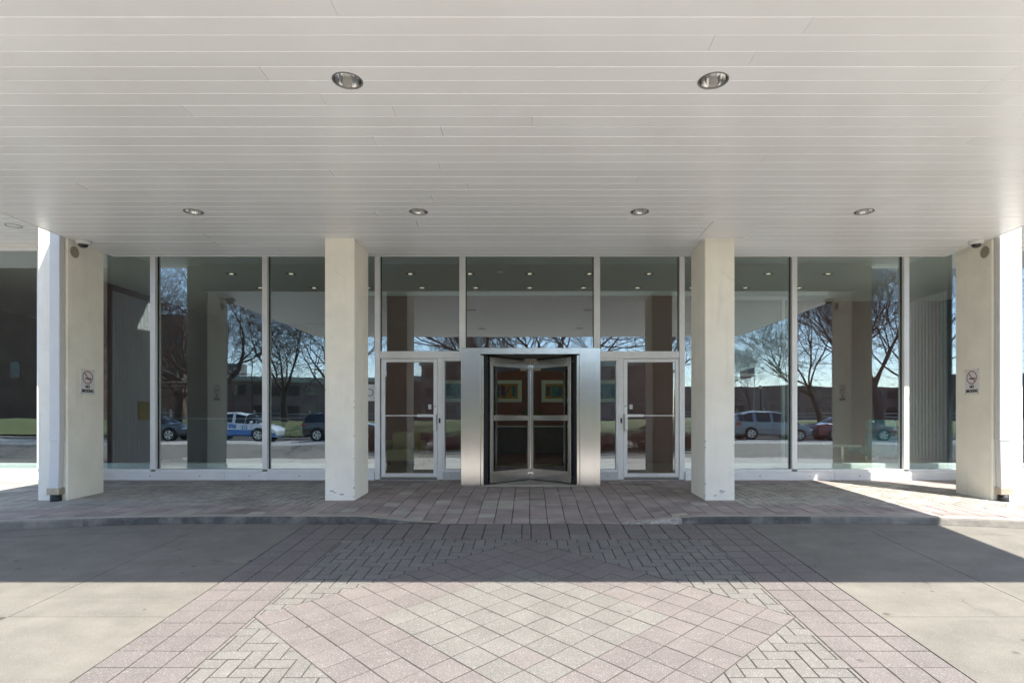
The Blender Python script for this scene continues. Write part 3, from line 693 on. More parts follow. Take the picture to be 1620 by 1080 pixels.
# notice stuck inside the window beside the left pillar
t = thing('window_notice', 'pale paper notice with a ring symbol on the narrow pane beside the left door', 'notice', (-2.99, 10.786, 1.54), group=None)
obj('sheet', MB().box(-.11, .11, -.003, 0, 0, .31), 'panel_green', t).data.materials[0] = MATS['lobby_white']
n = 24; obj('ring_mark', MB().add([(r * math.cos(2 * math.pi * i / n) , -.004, .16 + r * math.sin(2 * math.pi * i / n)) for r in (.07, .058) for i in range(n)], [(i, (i + 1) % n, n + (i + 1) % n, n + i) for i in range(n)]), 'black_print', t)

# ------------------------------------------------------------------ revolving door
RC = Vector((0.015, 10.76, .075)); rev = thing('revolving_door', 'stainless steel revolving door with four glass wings between the two glass doors', 'revolving door', RC)
def Rv(name, m, x0, x1, y0, y1, z0, z1, b=.003, parent=None): return obj(name, MB().box(x0 - RC.x, x1 - RC.x, y0 - RC.y, y1 - RC.y, z0 - RC.z, z1 - RC.z, b), m, parent or rev)
YF = 9.90
for s in (-1, 1):
    a, b = (-1.18, -.845) if s < 0 else (.862, 1.212)
    Rv('jamb', 'stainless', a, b, YF, YF + .11, .02, 2.424, .004)
    e0, e1 = (a, a + .03) if s < 0 else (b - .03, b)
    Rv('side_panel', 'stainless', e0, e1, YF + .112, 10.70, .02, 2.424, .002)
    i0, i1 = (b + .002, b + .05) if s < 0 else (a - .05, a - .002)
    Rv('reveal', 'stainless', i0, i1, YF + .03, YF + .11, .062, 2.30, .003)
    j0, j1 = (b + .052, b + .085) if s < 0 else (a - .085, a - .052)
    Rv('seal', 'black_rubber', j0, j1, YF + .09, YF + .13, .07, 2.29, 0)
    mb = MB(); n = 18; r0, r1 = 1.03, 1.06                     # curved drum wall
    a0, a1 = R(136.5), R(223.5)
    for r in (r0, r1):
        for z in (.0, 2.24):
            mb.v += [((s * -1) * r * math.cos(a0 + (a1 - a0) * i / n), r * math.sin(a0 + (a1 - a0) * i / n), z) for i in range(n + 1)]
    m_ = n + 1; mb.f = [(i, i + 1, m_ + i + 1, m_ + i) for i in range(n)] + [(2 * m_ + i, 2 * m_ + i + 1, 3 * m_ + i + 1, 3 * m_ + i) for i in range(n)] + [(k, k + m_, k + 3 * m_, k + 2 * m_) for k in (0, n)]; mb.m = [0] * len(mb.f); mb.smooth = [True] * len(mb.f)
    obj('drum_wall', mb, 'lobby_dark', rev)
Rv('header', 'stainless', -.843, .860, YF, YF + .11, 2.316, 2.424, .004)
Rv('lid', 'stainless', -1.178, 1.21, YF + .112, 11.60, 2.38, 2.42, .002)
obj('drum_ceiling', MB().lathe([(.001, 2.235), (.845, 2.235), (.845, 2.29)], (0, 0, 0), 40), 'bolt_metal', rev)
obj('ceiling_plate', MB().lathe([(.001, 2.20), (.16, 2.20), (.17, 2.234)], (0, 0, 0), 28), 'strap_metal', rev)
obj('floor_plate', MB().lathe([(.85, -.05), (.85, -.002), (.001, -.002)], (0, 0, 0), 48, sm=False), 'stone_plate', rev)
Rv('threshold', 'stone_plate', -.84, .858, YF + .02, 10.2, .02, .066, .003)
Rv('rear_header', 'aluminium', -.9, .92, 11.48, 11.58, 2.20, 2.38, .003)
for k in range(4):
    ang = R(45 + 90 * k + (.6 if k % 2 else -.4)); M4 = Matrix.Rotation(ang, 4, 'Z')
    def W(name, m, r0, r1, z0, z1, th, parent, b=.003):
        o = obj(name, MB().box(r0, r1, -th, th, z0, z1, b), m, parent); o.data.transform(M4) if parent is rev else None; return o
    w = link('wing', None, rev)
    w.rotation_euler = (0, 0, ang)
    W('stile', 'wing_steel', .93, 1.0, .012, 2.21, .022, w); W('stile', 'wing_steel', .035, .085, .012, 2.21, .022, w)
    W('top_rail', 'wing_steel', .087, .928, 2.055, 2.208, .0215, w); W('bottom_rail', 'wing_steel', .087, .928, .014, .215, .0215, w)
    W('push_rail', 'wing_steel', .087, .928, 1.10, 1.20, .03, w); W('glass_pane', 'wing_glass', .08, .935, .21, 2.06, .004, w, 0)
    W('brush_seal', 'black_rubber', 1.001, 1.022, .012, 2.21, .008, w, 0); W('top_seal', 'black_rubber', .09, .998, 2.211, 2.232, .006, w, 0); W('bottom_seal', 'black_rubber', .09, .998, .0, .012, .006, w, 0)
obj('centre_post', MB().tube((0, 0, .0), (0, 0, 2.22), .022, n=18), 'bright_metal', rev)
for z in (2.10, .13):
    mb = MB().box(-.10, .10, -.075, -.045, z - .012, z + .022, .004).box(-.075, -.03, -.078, -.05, z - .03, z - .013, .003).box(.03, .075, -.078, -.05, z - .03, z - .013, .003)
    obj('hub_bracket', mb, 'bright_metal', rev)
    obj('bracket_plate', MB().box(-.19, .19, -.042, -.025, z - .075, z + .075, .002), 'strap_metal', rev)

# ------------------------------------------------------------------ lobby behind the glass
BW = 14.75
def S(name, mb, m): return tag(obj(name, mb, m), kind='structure')
S('lobby_floor', grid([-16, 16], [10.9, 20], lambda x, y: .07), 'lobby_floor')
S('lobby_ceiling', MB().box(-16, 16, 10.92, 20, SZ, SZ + .05), 'lobby_ceiling')
lw = S('lobby_back_wall', MB().box(-4.4, 4.4, BW, BW + .2, .07, SZ), 'lobby_brown')
obj('bulkhead', MB().box(-4.4, 7.6, BW - .06, BW - .004, SZ - .12, SZ - .004), 'lobby_white', lw)
S('lobby_side_wall', MB().box(-16, -4.6, 19.6, 19.8, .07, SZ), 'lobby_dark')
S('lobby_side_wall', MB().box(4.6, 16, 16.0, 16.2, .07, SZ), 'lobby_brown')
S('lobby_wing_wall', MB().box(-4.6, -4.402, BW + .01, 19.6, .07, SZ), 'lobby_brown')
S('lobby_end_wall', MB().box(-10.3, -10.1, 12.4, 19.6, .07, SZ - .01), 'lobby_brown')
S('lobby_end_wall', MB().box(11.4, 11.6, 10.95, 16.0, .07, SZ - .01), 'lobby_dark')
S('lobby_end_wall', MB().box(-16.0, -15.9, 10.95, 19.6, .07, SZ - .01), 'lobby_dark')
lg = S('heater_cover', MB().box(-11.1, -2.95, 10.98, 11.14, .07, .36, .01), 'lobby_white'); S('heater_cover', MB().box(2.95, 11.1, 10.98, 11.14, .07, .36, .01), 'lobby_white')
for s in (-1, 1):
    p = thing('ribbed_wing_wall', ['pale ribbed metal wing wall behind the leftmost pillar, mirrored in the window beside it', 'pale ribbed metal wing wall behind the rightmost pillar, mirrored in the window beside it'][s > 0], 'wall', (s * 7.96, 10.06, .04))
    obj('panel', MB().box(-.035, .035, -.60, .62, .0, SZ - .05), 'panel_groove', p)
    for f in (-s, s):
        face = f * .035
        for k in range(12): obj('rib', MB().box(min(face, face + f * .012), max(face, face + f * .012), -.595 + k * .1, -.513 + k * .1, .0, 3.60, .002), 'ribbed_panel', p)
    face = -s * .047
    obj('seam', MB().box(min(face, face - s * .012), max(face, face - s * .012), -.60, .62, 3.60, 3.64), 'ring_metal', p)
    for k in range(3):
        for q in range(7): obj('bolt', MB().tube((face, -.51 + k * .4, .35 + q * .5), (face - s * .006, -.51 + k * .4, .35 + q * .5), .011, n=8), 'bolt_metal', p)
t = thing('gold_plaque', 'small gold plaque on the left ribbed wing wall, mirrored in the window', 'plaque', (-7.912, 9.76, 1.20))
obj('plate', MB().box(0, .012, -.17, .17, 0, .36, .002), 'plaque_gold', t); obj('emblem', MB().tube((.012, 0, .27), (.015, 0, .27), .03, n=12), 'strap_metal', t)
for k in range(3): obj('text_line', MB().box(.0125, .0145, -.12 + .02 * k, .12 - .02 * k, .18 - .05 * k, .192 - .05 * k), 'strap_metal', t)
ORD = ['first', 'second', 'third', 'fourth', 'fifth', 'middle', 'seventh', 'eighth', 'ninth', 'tenth', 'eleventh']
for x in [k * 1.34 for k in range(-5, 6)]:
    for y in (12.96, 14.35):
        t = thing('lobby_downlight', '%s lobby ceiling downlight of the %s row, counted from the left behind the glass' % (ORD[round(x / 1.34) + 5], 'front' if y < 13.5 else 'rear'), 'ceiling light', (x, y, SZ - .001), group='recessed downlights in the lobby ceiling')
        obj('trim_ring', MB().lathe([(.12, 0), (.118, -.006), (.095, -.006), (.09, -.001)], (0, 0, 0), 20), 'ring_metal', t)
        obj('reflector', MB().lathe([(.094, -.002), (.06, -.0025), (.035, -.003)], (0, 0, 0), 20), 'reflector', t)
        obj('lamp', MB().lathe([(.05, -.003), (.036, -.010), (.001, -.014)], (0, 0, 0), 12), 'lamp_glow', t)
t = thing('smoke_detector', 'white smoke detector on the lobby ceiling left of centre', 'detector', (-.64, 12.8, SZ - .001)); obj('base', MB().lathe([(.001, 0), (.09, 0), (.085, -.02), (.05, -.04), (.001, -.045)], (0, 0, 0), 18), 'white_plastic', t)
# framed pictures on the brown wall
def picture(x, label, pal, w=.80, h=.56, z=1.63, inner=(.10, .09)):
    t = thing('framed_picture', label, 'picture', (x, BW - .002, z), group='framed pictures on the brown lobby wall')
    obj('frame', MB().box(-w / 2, w / 2, -.03, 0, 0, h, .006), 'picture_frame', t)
    rr = random.Random(int(x * 100)); x0, x1, z0, z1 = -w / 2 + inner[0], w / 2 - inner[0], inner[1], h - inner[1]
    c = obj('canvas', MB().box(x0, x1, -.034, -.031, z0, z1), pal[0], t)
    y = -.0355
    for k in range(4):
        a = x0 + (x1 - x0) * (.04 + .24 * k); mb = MB(); dz = rr.uniform(.08, .2) * (z1 - z0); mb.box(a, a + (x1 - x0) * rr.uniform(.12, .22), y - .0003 * k, -.0342, z0 + dz, z1 - rr.uniform(.08, .25) * (z1 - z0)); obj('colour_block', mb, pal[1 + k % (len(pal) - 1)], c)
    mb = MB().add([(x0 + .25 * w, y - .002, z0 + .03), (x0 + .32 * w, y - .002, z0 + .03), (x0 + .55 * w, y - .002, z1 - .05), (x0 + .50 * w, y - .002, z1 - .05)], [(0, 1, 2, 3)]); obj('diagonal_stroke', mb, pal[1], c)
picture(-.60, 'framed abstract picture with ochre field, left one behind the revolving door', ['paint_ochre', 'paint_blue', 'paint_violet', 'paint_ochre'])
picture(.70, 'framed abstract picture with blue panels, right one behind the revolving door', ['paint_ochre', 'paint_blue', 'paint_teal'])
picture(-1.85, 'framed green picture seen through the left sidelight', ['paint_teal', 'paint_blue', 'paint_teal'])
picture(2.05, 'framed green picture seen through the right sidelight', ['paint_teal', 'paint_blue', 'paint_teal'])
# seats
def armchair(x, y, rz, label, m, g):
    t = thing('armchair', label, 'armchair', (x, y, .072), rz, g)
    obj('seat', MB().box(-.34, .34, -.40, .30, .16, .42, .04), m, t); obj('backrest', MB().box(-.34, .34, .30, .46, .16, .82, .05), m, t)
    obj('armrest', MB().box(-.48, -.345, -.40, .46, .16, .62, .04), m, t); obj('armrest', MB().box(.345, .48, -.40, .46, .16, .62, .04), m, t)
    for a in (-.42, .42):
        for b in (-.34, .40): obj('leg', MB().box(a - .025, a + .025, b - .025, b + .025, 0, .16), 'lobby_dark', t)
armchair(-3.0, 13.7, 0, 'pale yellow armchair inside the left glass door', 'sofa_yellow', None)
def swivel(x, y, rz, label):
    t = thing('lounge_chair', label, 'chair', (x, y, .072), rz, 'teal lounge chairs by the window')
    obj('seat', MB().box(-.30, .30, -.30, .28, .36, .48, .05), 'chair_teal', t)
    bk = MB().box(-.29, .29, .27, .37, .44, .86, .045); obj('backrest', bk, 'chair_teal', t); obj('headrest', MB().box(-.27, .27, .26, .38, .88, 1.12, .05), 'chair_teal', t)
    obj('pedestal', MB().tube((0, 0, .03), (0, 0, .37), .03, n=12), 'bright_metal', t); obj('foot', MB().lathe([(.26, 0), (.26, .015), (.03, .03)], (0, 0, 0), 24), 'bright_metal', t)
swivel(7.35, 12.2, R(160), 'teal lounge chair right of the round table behind the glass'); swivel(7.7, 13.2, R(200), 'teal lounge chair nearest the right ribbed panel')
t = thing('round_table', 'small round pale table behind the right window', 'table', (6.55, 12.1, .072)); obj('table_top', MB().lathe([(.001, .56), (.36, .56), (.37, .575), (.36, .59), (.001, .59)], (0, 0, 0), 32), 'table_top', t)
obj('column', MB().tube((0, 0, .02), (0, 0, .56), .03, n=12), 'bright_metal', t); obj('foot', MB().lathe([(.22, 0), (.22, .015), (.03, .03)], (0, 0, 0), 24), 'bright_metal', t)
t = thing('white_door_frame', 'white framed glazed partition deep in the lobby behind the right window', 'partition', (5.7, 14.4, .07))
for a, b, c, d in ((-.75, -.67, 0, 4.1), (.60, .68, 0, 4.1), (.74, .86, 0, 4.25), (-.75, .86, 4.1, 4.2)): obj('post', MB().box(a, b, 0, .08, c, d, .004), 'lobby_white', t)
obj('rail', MB().box(-.67, .60, .005, .075, 2.2, 2.27, .003), 'lobby_white', t); obj('glass_panel', MB().box(-.67, .60, .03, .045, 2.27, 4.1), 'panel_green', t)
t = thing('reception_counter', 'dark low counter in the lobby behind the left window', 'counter', (-7.6, 15.5, .07)); obj('counter_body', MB().box(-1.9, 1.3, -.3, .3, 0, 1.12, .01), 'lobby_dark', t); obj('counter_top', MB().box(-1.95, 1.35, -.36, .34, 1.122, 1.16, .006), 'ring_metal', t)

t = thing('console_cabinet', 'dark long console cabinet under the pictures behind the revolving door', 'cabinet', (.05, 14.4, .072))
obj('cabinet_body', MB().box(-1.35, 1.35, -.22, .25, .28, .93, .008), 'cabinet_wood', t); obj('cabinet_top', MB().box(-1.38, 1.38, -.25, .27, .932, .962, .004), 'table_top', t)
for a in (-1.28, 1.2): obj('leg', MB().box(a, a + .08, -.18, .2, 0, .28), 'lobby_dark', t)
vase = thing('leafy_plant', 'small leafy plant on the console behind the revolving door', 'plant', (.02, 14.38, 1.036))
obj('pot', MB().lathe([(.001, 0), (.06, 0), (.075, .10), (.068, .105), (.001, .10)], (0, 0, 0), 16), 'white_plastic', vase)
lf = MB(); rr = random.Random(5)
for k in range(60):
    d = Vector((rr.gauss(0, 1), rr.gauss(0, 1), rr.uniform(.4, 1.8))).normalized() * rr.uniform(.12, .3); c = Vector((0, 0, .1)) + d * .5; e = d.orthogonal().normalized() * .02
    lf.add([c, c + d * .5 + e, c + d, c + d * .5 - e], [(0, 1, 2, 3)])
obj('leaves', lf, 'leaf_green', vase)
# ------------------------------------------------------------------ what the glass reflects: hedge island, street, lawn, trees, houses
SY0, SY1 = -8.2, -15.6; SZ_ = -0.10
S('forecourt', grid([-60, 60], [-8.0, -5.2], lambda x, y: zd(0) if y > -6 else SZ_), 'concrete_drive')
S('forecourt', grid([-60, -16], [-5.2, 11], lambda x, y: zd(0) - .01), 'concrete_drive'); S('forecourt', grid([16, 60], [-5.2, 11], lambda x, y: zd(0) - .01), 'concrete_drive')
S('street', grid([-200, 200], [SY1 - .05, -8.0], lambda x, y: SZ_), 'asphalt')
for x in range(-60, 61, 6): tag(obj('lane_mark', MB().box(x, x + 2.6, -11.42, -11.30, SZ_ + .001, SZ_ + .005), 'street_paint', bpy.data.objects['street']))
S('street_kerb', MB().box(-200, 200, SY1 - .2, SY1, SZ_ - .1, SZ_ + .13, .02), 'concrete_kerb')
S('far_pavement', grid([-200, 200], [SY1 - 1.9, SY1 - .2], lambda x, y: SZ_ + .125), 'concrete_drive')
def lawn_z(x, y): d = -(y - (SY1 - 1.9)); return SZ_ + .12 + 1.0 * sstep(d / 13) + .18 * mnoise.noise((x * .07, y * .09, 2))
xs_ = [-200, -120, -80] + list(range(-60, 61, 3)) + [80, 120, 200]; ys_ = [SY1 - 1.9 - k * 1.5 for k in range(20)] + [-70, -120, -300]
S('lawn', grid(xs_, ys_[::-1], lawn_z), 'grass')
isl = S('planter_island', MB().box(-9.5, 9.5, -8.1, -5.9, -.9, -.42, .03), 'concrete_kerb')
S('planter_soil', grid([-9.3, 9.3], [-7.95, -6.05], lambda x, y: -.415), 'joint_sand')
def shrub(x, y, w, h, label, seed):
    rr = random.Random(seed); t = thing('hedge_shrub', label, 'shrub', (x, y, -.415), group='bare reddish hedge shrubs in the planter island'); mb = MB()
    for k in range(150):
        a = rr.uniform(0, 6.28); r = rr.uniform(0, .25); p = Vector((r * w * math.cos(a), r * .5 * math.sin(a), 0)); q = Vector((rr.uniform(-.5, .5) * w, rr.uniform(-.55, .55), h * rr.uniform(.55, 1.0))); m_ = p.lerp(q, .5) + Vector((rr.gauss(0, .08), rr.gauss(0, .08), .05))
        mb.tube(p, m_, .009, .007, 3, caps=False); mb.tube(m_, q, .007, .004, 3, caps=False)
        for j in range(5):
            s0 = m_.lerp(q, rr.random()); mb.tube(s0, s0 + Vector((rr.gauss(0, .13), rr.gauss(0, .13), rr.uniform(.0, .22))), .005, .003, 3, caps=False)
    obj('branches', mb, 'hedge_twig', t)
    lf = MB()
    for k in range(260):
        c = Vector((rr.uniform(-.5, .5) * w, rr.uniform(-.6, .6), rr.uniform(.02, .22))); d = Vector((rr.gauss(0, 1), rr.gauss(0, 1), rr.uniform(.3, 1))).normalized() * .09; e = d.orthogonal().normalized() * .025
        lf.add([c, c + d * .5 + e, c + d, c + d * .5 - e], [(0, 1, 2, 3)])
    obj('leaves', lf, 'leaf_green', t)
    lf = MB()
    for k in range(2200):
        a = rr.uniform(0, 6.28); u = rr.random() ** .5; c = Vector((.5 * w * u * math.cos(a), .62 * u * math.sin(a), rr.uniform(.12, 1.0) * h * (1 - .35 * u * u) * (1 + .12 * math.sin(a * 5 + seed)))); d = Vector((rr.gauss(0, 1), rr.gauss(0, 1), rr.gauss(.3, 1))).normalized() * .06; e = d.orthogonal().normalized() * .018
        lf.add([c, c + d * .5 + e, c + d, c + d * .5 - e], [(0, 1, 2, 3)])
    obj('buds', lf, 'hedge_leaf', t)
names_h = ['far left', 'second from left', 'third from left', 'left of centre', 'central', 'right of centre', 'third from right', 'second from right', 'far right']
for k in range(9): shrub(-7.6 + k * 1.9, -7.0, 2.1, .98 + .1 * math.sin(k * 2.1), 'bare red twig hedge shrub, %s along the planter, reflected in the doors' % names_h[k], 40 + k)

def tree(x, y, h, spread, label, seed, trunk=.28, fork=.28, lean=(0, 0), levels=5, upright=.35, size=1.0):
    rr = random.Random(seed); t = thing('tree', label, 'tree', (x, y, lawn_z(x, y) - .1), group='bare trees across the street'); A = MB(); T = MB()
    def branch(p, d, ln, r, lv):
        nseg = 4 if lv < 2 else 3; n = (8, 6, 5, 3, 3, 3)[lv]; mb = A if lv < 3 else T; pts = [p]
        for k in range(nseg):
            d = (d + Vector((rr.gauss(0, 1), rr.gauss(0, 1), rr.gauss(0, .6))) * (.10 + .05 * lv) + Vector((0, 0, upright * .12))).normalized()
            pts.append(pts[-1] + d * ln / nseg)
        r1 = r * (.62 if lv == 0 else .35)
        for k in range(nseg): mb.tube(pts[k], pts[k + 1], r + (r1 - r) * k / nseg, r + (r1 - r) * (k + 1) / nseg, n, caps=False)
        if lv >= levels: return
        kids = (6, 5, 4, 4, 3)[lv]
        for k in range(kids):
            f = rr.uniform(.35 if lv else .7, 1.0); i = min(nseg - 1, int(f * nseg)); q = pts[i].lerp(pts[i + 1], f * nseg - i)
            ax = d.orthogonal().normalized(); ax.rotate(Matrix.Rotation(rr.uniform(0, 6.28), 3, d)); th = R(rr.uniform(22, 58)) * spread
            nd = (d * math.cos(th) + ax * math.sin(th)).normalized()
            rc = max(.0115, (r + (r1 - r) * f) * rr.uniform(.5, .72)); branch(q, nd, ln * rr.uniform(.55, .82) if lv else h * rr.uniform(.36, .46), rc, lv + 1)
        if lv: branch(pts[-1], d, ln * .6, r1, lv + 1)
    branch(Vector((0, 0, 0)), Vector((lean[0], lean[1], 1)).normalized(), h * fork, trunk, 0)
    obj('trunk', A, 'bark', t); obj('crown', T, 'twig', t)
D2 = lambda px_, dep: ((px_ - 838) * dep / 913, 21.6 - dep)
for (pxx, dep, h, sp, lab, sd, kw) in (
    (285, 43, 11, 1.0, 'bare tree reflected left of the leftmost pillar image', 3, {}),
    (350, 39, 13, 1.15, 'broad bare tree with heavy limbs reflected in the left window', 5, dict(trunk=.36)),
    (452, 52, 12, .95, 'rounded bare tree reflected in the middle of the second left pane', 8, dict(trunk=.30)),
    (535, 49, 13, 1.0, 'bare tree reflected behind the left inner pillar', 11, {}),
    (772, 46, 15, 1.0, 'thick trunked bare tree reflected above the revolving door, left one', 13, dict(trunk=.36, fork=.42)),
    (880, 50, 14, .9, 'bare forked tree reflected above the revolving door, middle one', 17, dict(fork=.36)),
    (928, 44, 14, 1.0, 'bare tree with slanting limbs reflected above the revolving door, right one', 19, dict(trunk=.30, fork=.40)),
    (1030, 47, 13, 1.0, 'bare tree reflected behind the right glass door', 23, dict(fork=.36)),
    (1298, 50, 12, .95, 'leaning bare tree reflected between the two right panes', 29, dict(lean=(-.16, 0), trunk=.26)),
    (1330, 46, 13, .85, 'upright bare tree reflected behind the rightmost pillar image', 31, dict(upright=.8)),
    (1392, 41, 15, .75, 'tall dense bare tree reflected in the far right pane', 37, dict(upright=.9, trunk=.34)),
    (1186, 95, 10, .9, 'small distant bare tree beside the flagpole', 41, dict(trunk=.18)),
    (690, 60, 12, 1.0, 'bare tree reflected in the left glass door', 43, dict()),
    (1450, 48, 14, .95, 'bare tree reflected in the pane beside the rightmost pillar', 53, dict()),
    (830, 62, 14, 1.0, 'slender bare tree reflected above the revolving door header', 61, dict(fork=.38))):
    X, Y = D2(pxx, dep); tree(X, Y, h, sp, lab, sd, **kw)

# far buildings
def house(x, y, w, d, h, m, label, rows, cols, roof=True, z0=.9, skip=.35):
    t = thing('far_building', label, 'building', (x, y, z0), group='buildings beyond the lawn')
    obj('walls', MB().box(-w / 2, w / 2, -d / 2, d / 2, 0, h), m, t)
    if roof: obj('roof', MB().box(-w / 2 - .3, w / 2 + .3, -d / 2 - .3, d / 2 + .3, h + .002, h + .9), 'roof_pale', t)
    ww = w / cols; hh = h / rows; me = MB().box(-ww * .32, ww * .32, 0, .06, 0, hh * .5).mesh('window', 'far_window')
    rr = random.Random(int(w * 7 + x))
    for r in range(rows):
        for c in range(cols):
            if rr.random() < skip: continue
            link('window', me, t, (-w / 2 + ww * (c + .5), d / 2, hh * (r + .3)))
X, Y = D2(288, 88); house(X, Y, 8.2, 12, 15, 'brick_far', 'tall brown brick building reflected in the far left window', 6, 8, False)
X, Y = D2(376, 230); house(X, Y, 6, 6, 22, 'tower_grey', 'distant grey tower reflected beside the leftmost pillar image', 9, 3, False)
X, Y = D2(500, 110); house(X, Y, 44, 12, 7, 'brick_dim', 'long dim brick building with pale roof reflected left of the doors', 2, 14)
X, Y = D2(860, 100); house(X, Y, 40, 12, 9, 'brick_dim', 'dim brick block with pale roof reflected in the doors', 3, 12)
X, Y = D2(1345, 125); house(X, Y, 40, 12, 7, 'brick_dim', 'dark low building reflected behind the right trees', 2, 12, False)
X, Y = D2(1180, 150); house(X, Y, 34, 12, 8, 'brick_dim', 'dark distant building reflected behind the flag', 2, 9, False)
X, Y = D2(5, 95); house(X, Y, 26, 12, 30, 'brick_far', 'wide brown brick building added to darken the reflection at the left edge', 6, 12, False, skip=.93)  # added block, hides the bright horizon so the end pane reflects dark
X, Y = D2(1590, 115); house(X, Y, 34, 12, 9, 'brick_dim', 'brick building reflected at the right edge', 4, 12, False)
# railing, flagpole, street lamp
for x0, x1, l in ((-40, -14, 'white rail fence on the lawn reflected in the left windows'), (14, 44, 'white rail fence on the lawn reflected in the right windows')):
    y = -31; z = lawn_z((x0 + x1) / 2, y); t = thing('rail_fence', l, 'fence', (x0, y, z))
    for zz in (.3, .62): obj('rail', MB().box(0, x1 - x0, -.03, .03, zz, zz + .09), 'rail_white', t)
    me = MB().box(-.05, .05, -.05, .05, 0, 1.0).mesh('post', 'rail_white')
    for k in range(int((x1 - x0) / 2.5) + 1): link('post', me, t, (k * 2.5, 0, 0))
X, Y = D2(1195, 62); t = thing('flagpole', 'white pole flying a striped flag reflected in the right window', 'flagpole', (X, Y, lawn_z(X, Y)))
obj('pole', MB().tube((0, 0, 0), (0, 0, 5.6), .05, .03, 10), 'rail_white', t)
fl = link('flag', None, t, (0, 0, 5.0)); 
def flagstrip(x0, x1, z0, z1, m, off=0.0):
    mb = MB(); n = 10; f = lambda x: .10 * math.sin(x * 4.2) + off
    vs_ = [(-(x0 + (x1 - x0) * i / n), f(x0 + (x1 - x0) * i / n), z - .25 * (x0 + (x1 - x0) * i / n)) for z in (z0, z1) for i in range(n + 1)]
    mb.add(vs_, [(i, i + 1, n + 2 + i, n + 1 + i) for i in range(n)]); obj('stripe' if m != 'flag_blue' else 'canton', mb, m, fl)
for k in range(7): flagstrip(0, 1.6, -.4 + k * .13, -.4 + (k + 1) * .13, 'flag_red' if k % 2 == 0 else 'flag_white')
flagstrip(0, .7, .0, .51, 'flag_blue', .006)
for pxx, dep, l in ((1206, 55, 'black street lamp with a globe reflected in the right window'), (402, 60, 'black lamp post reflected beside the white and blue car')):
    X, Y = D2(pxx, dep); t = thing('street_lamp', l, 'street lamp', (X, Y, lawn_z(X, Y)))
    obj('post', MB().tube((0, 0, 0), (0, 0, 3.0 if pxx > 800 else 6), .07, .05, 8), 'lamp_iron', t); obj('globe', MB().lathe([(.02, 0), (.16, .08), (.2, .22), (.14, .36), (.001, .42)], (0, 0, 3.0 if pxx > 800 else 6), 14), 'lobby_white', t)

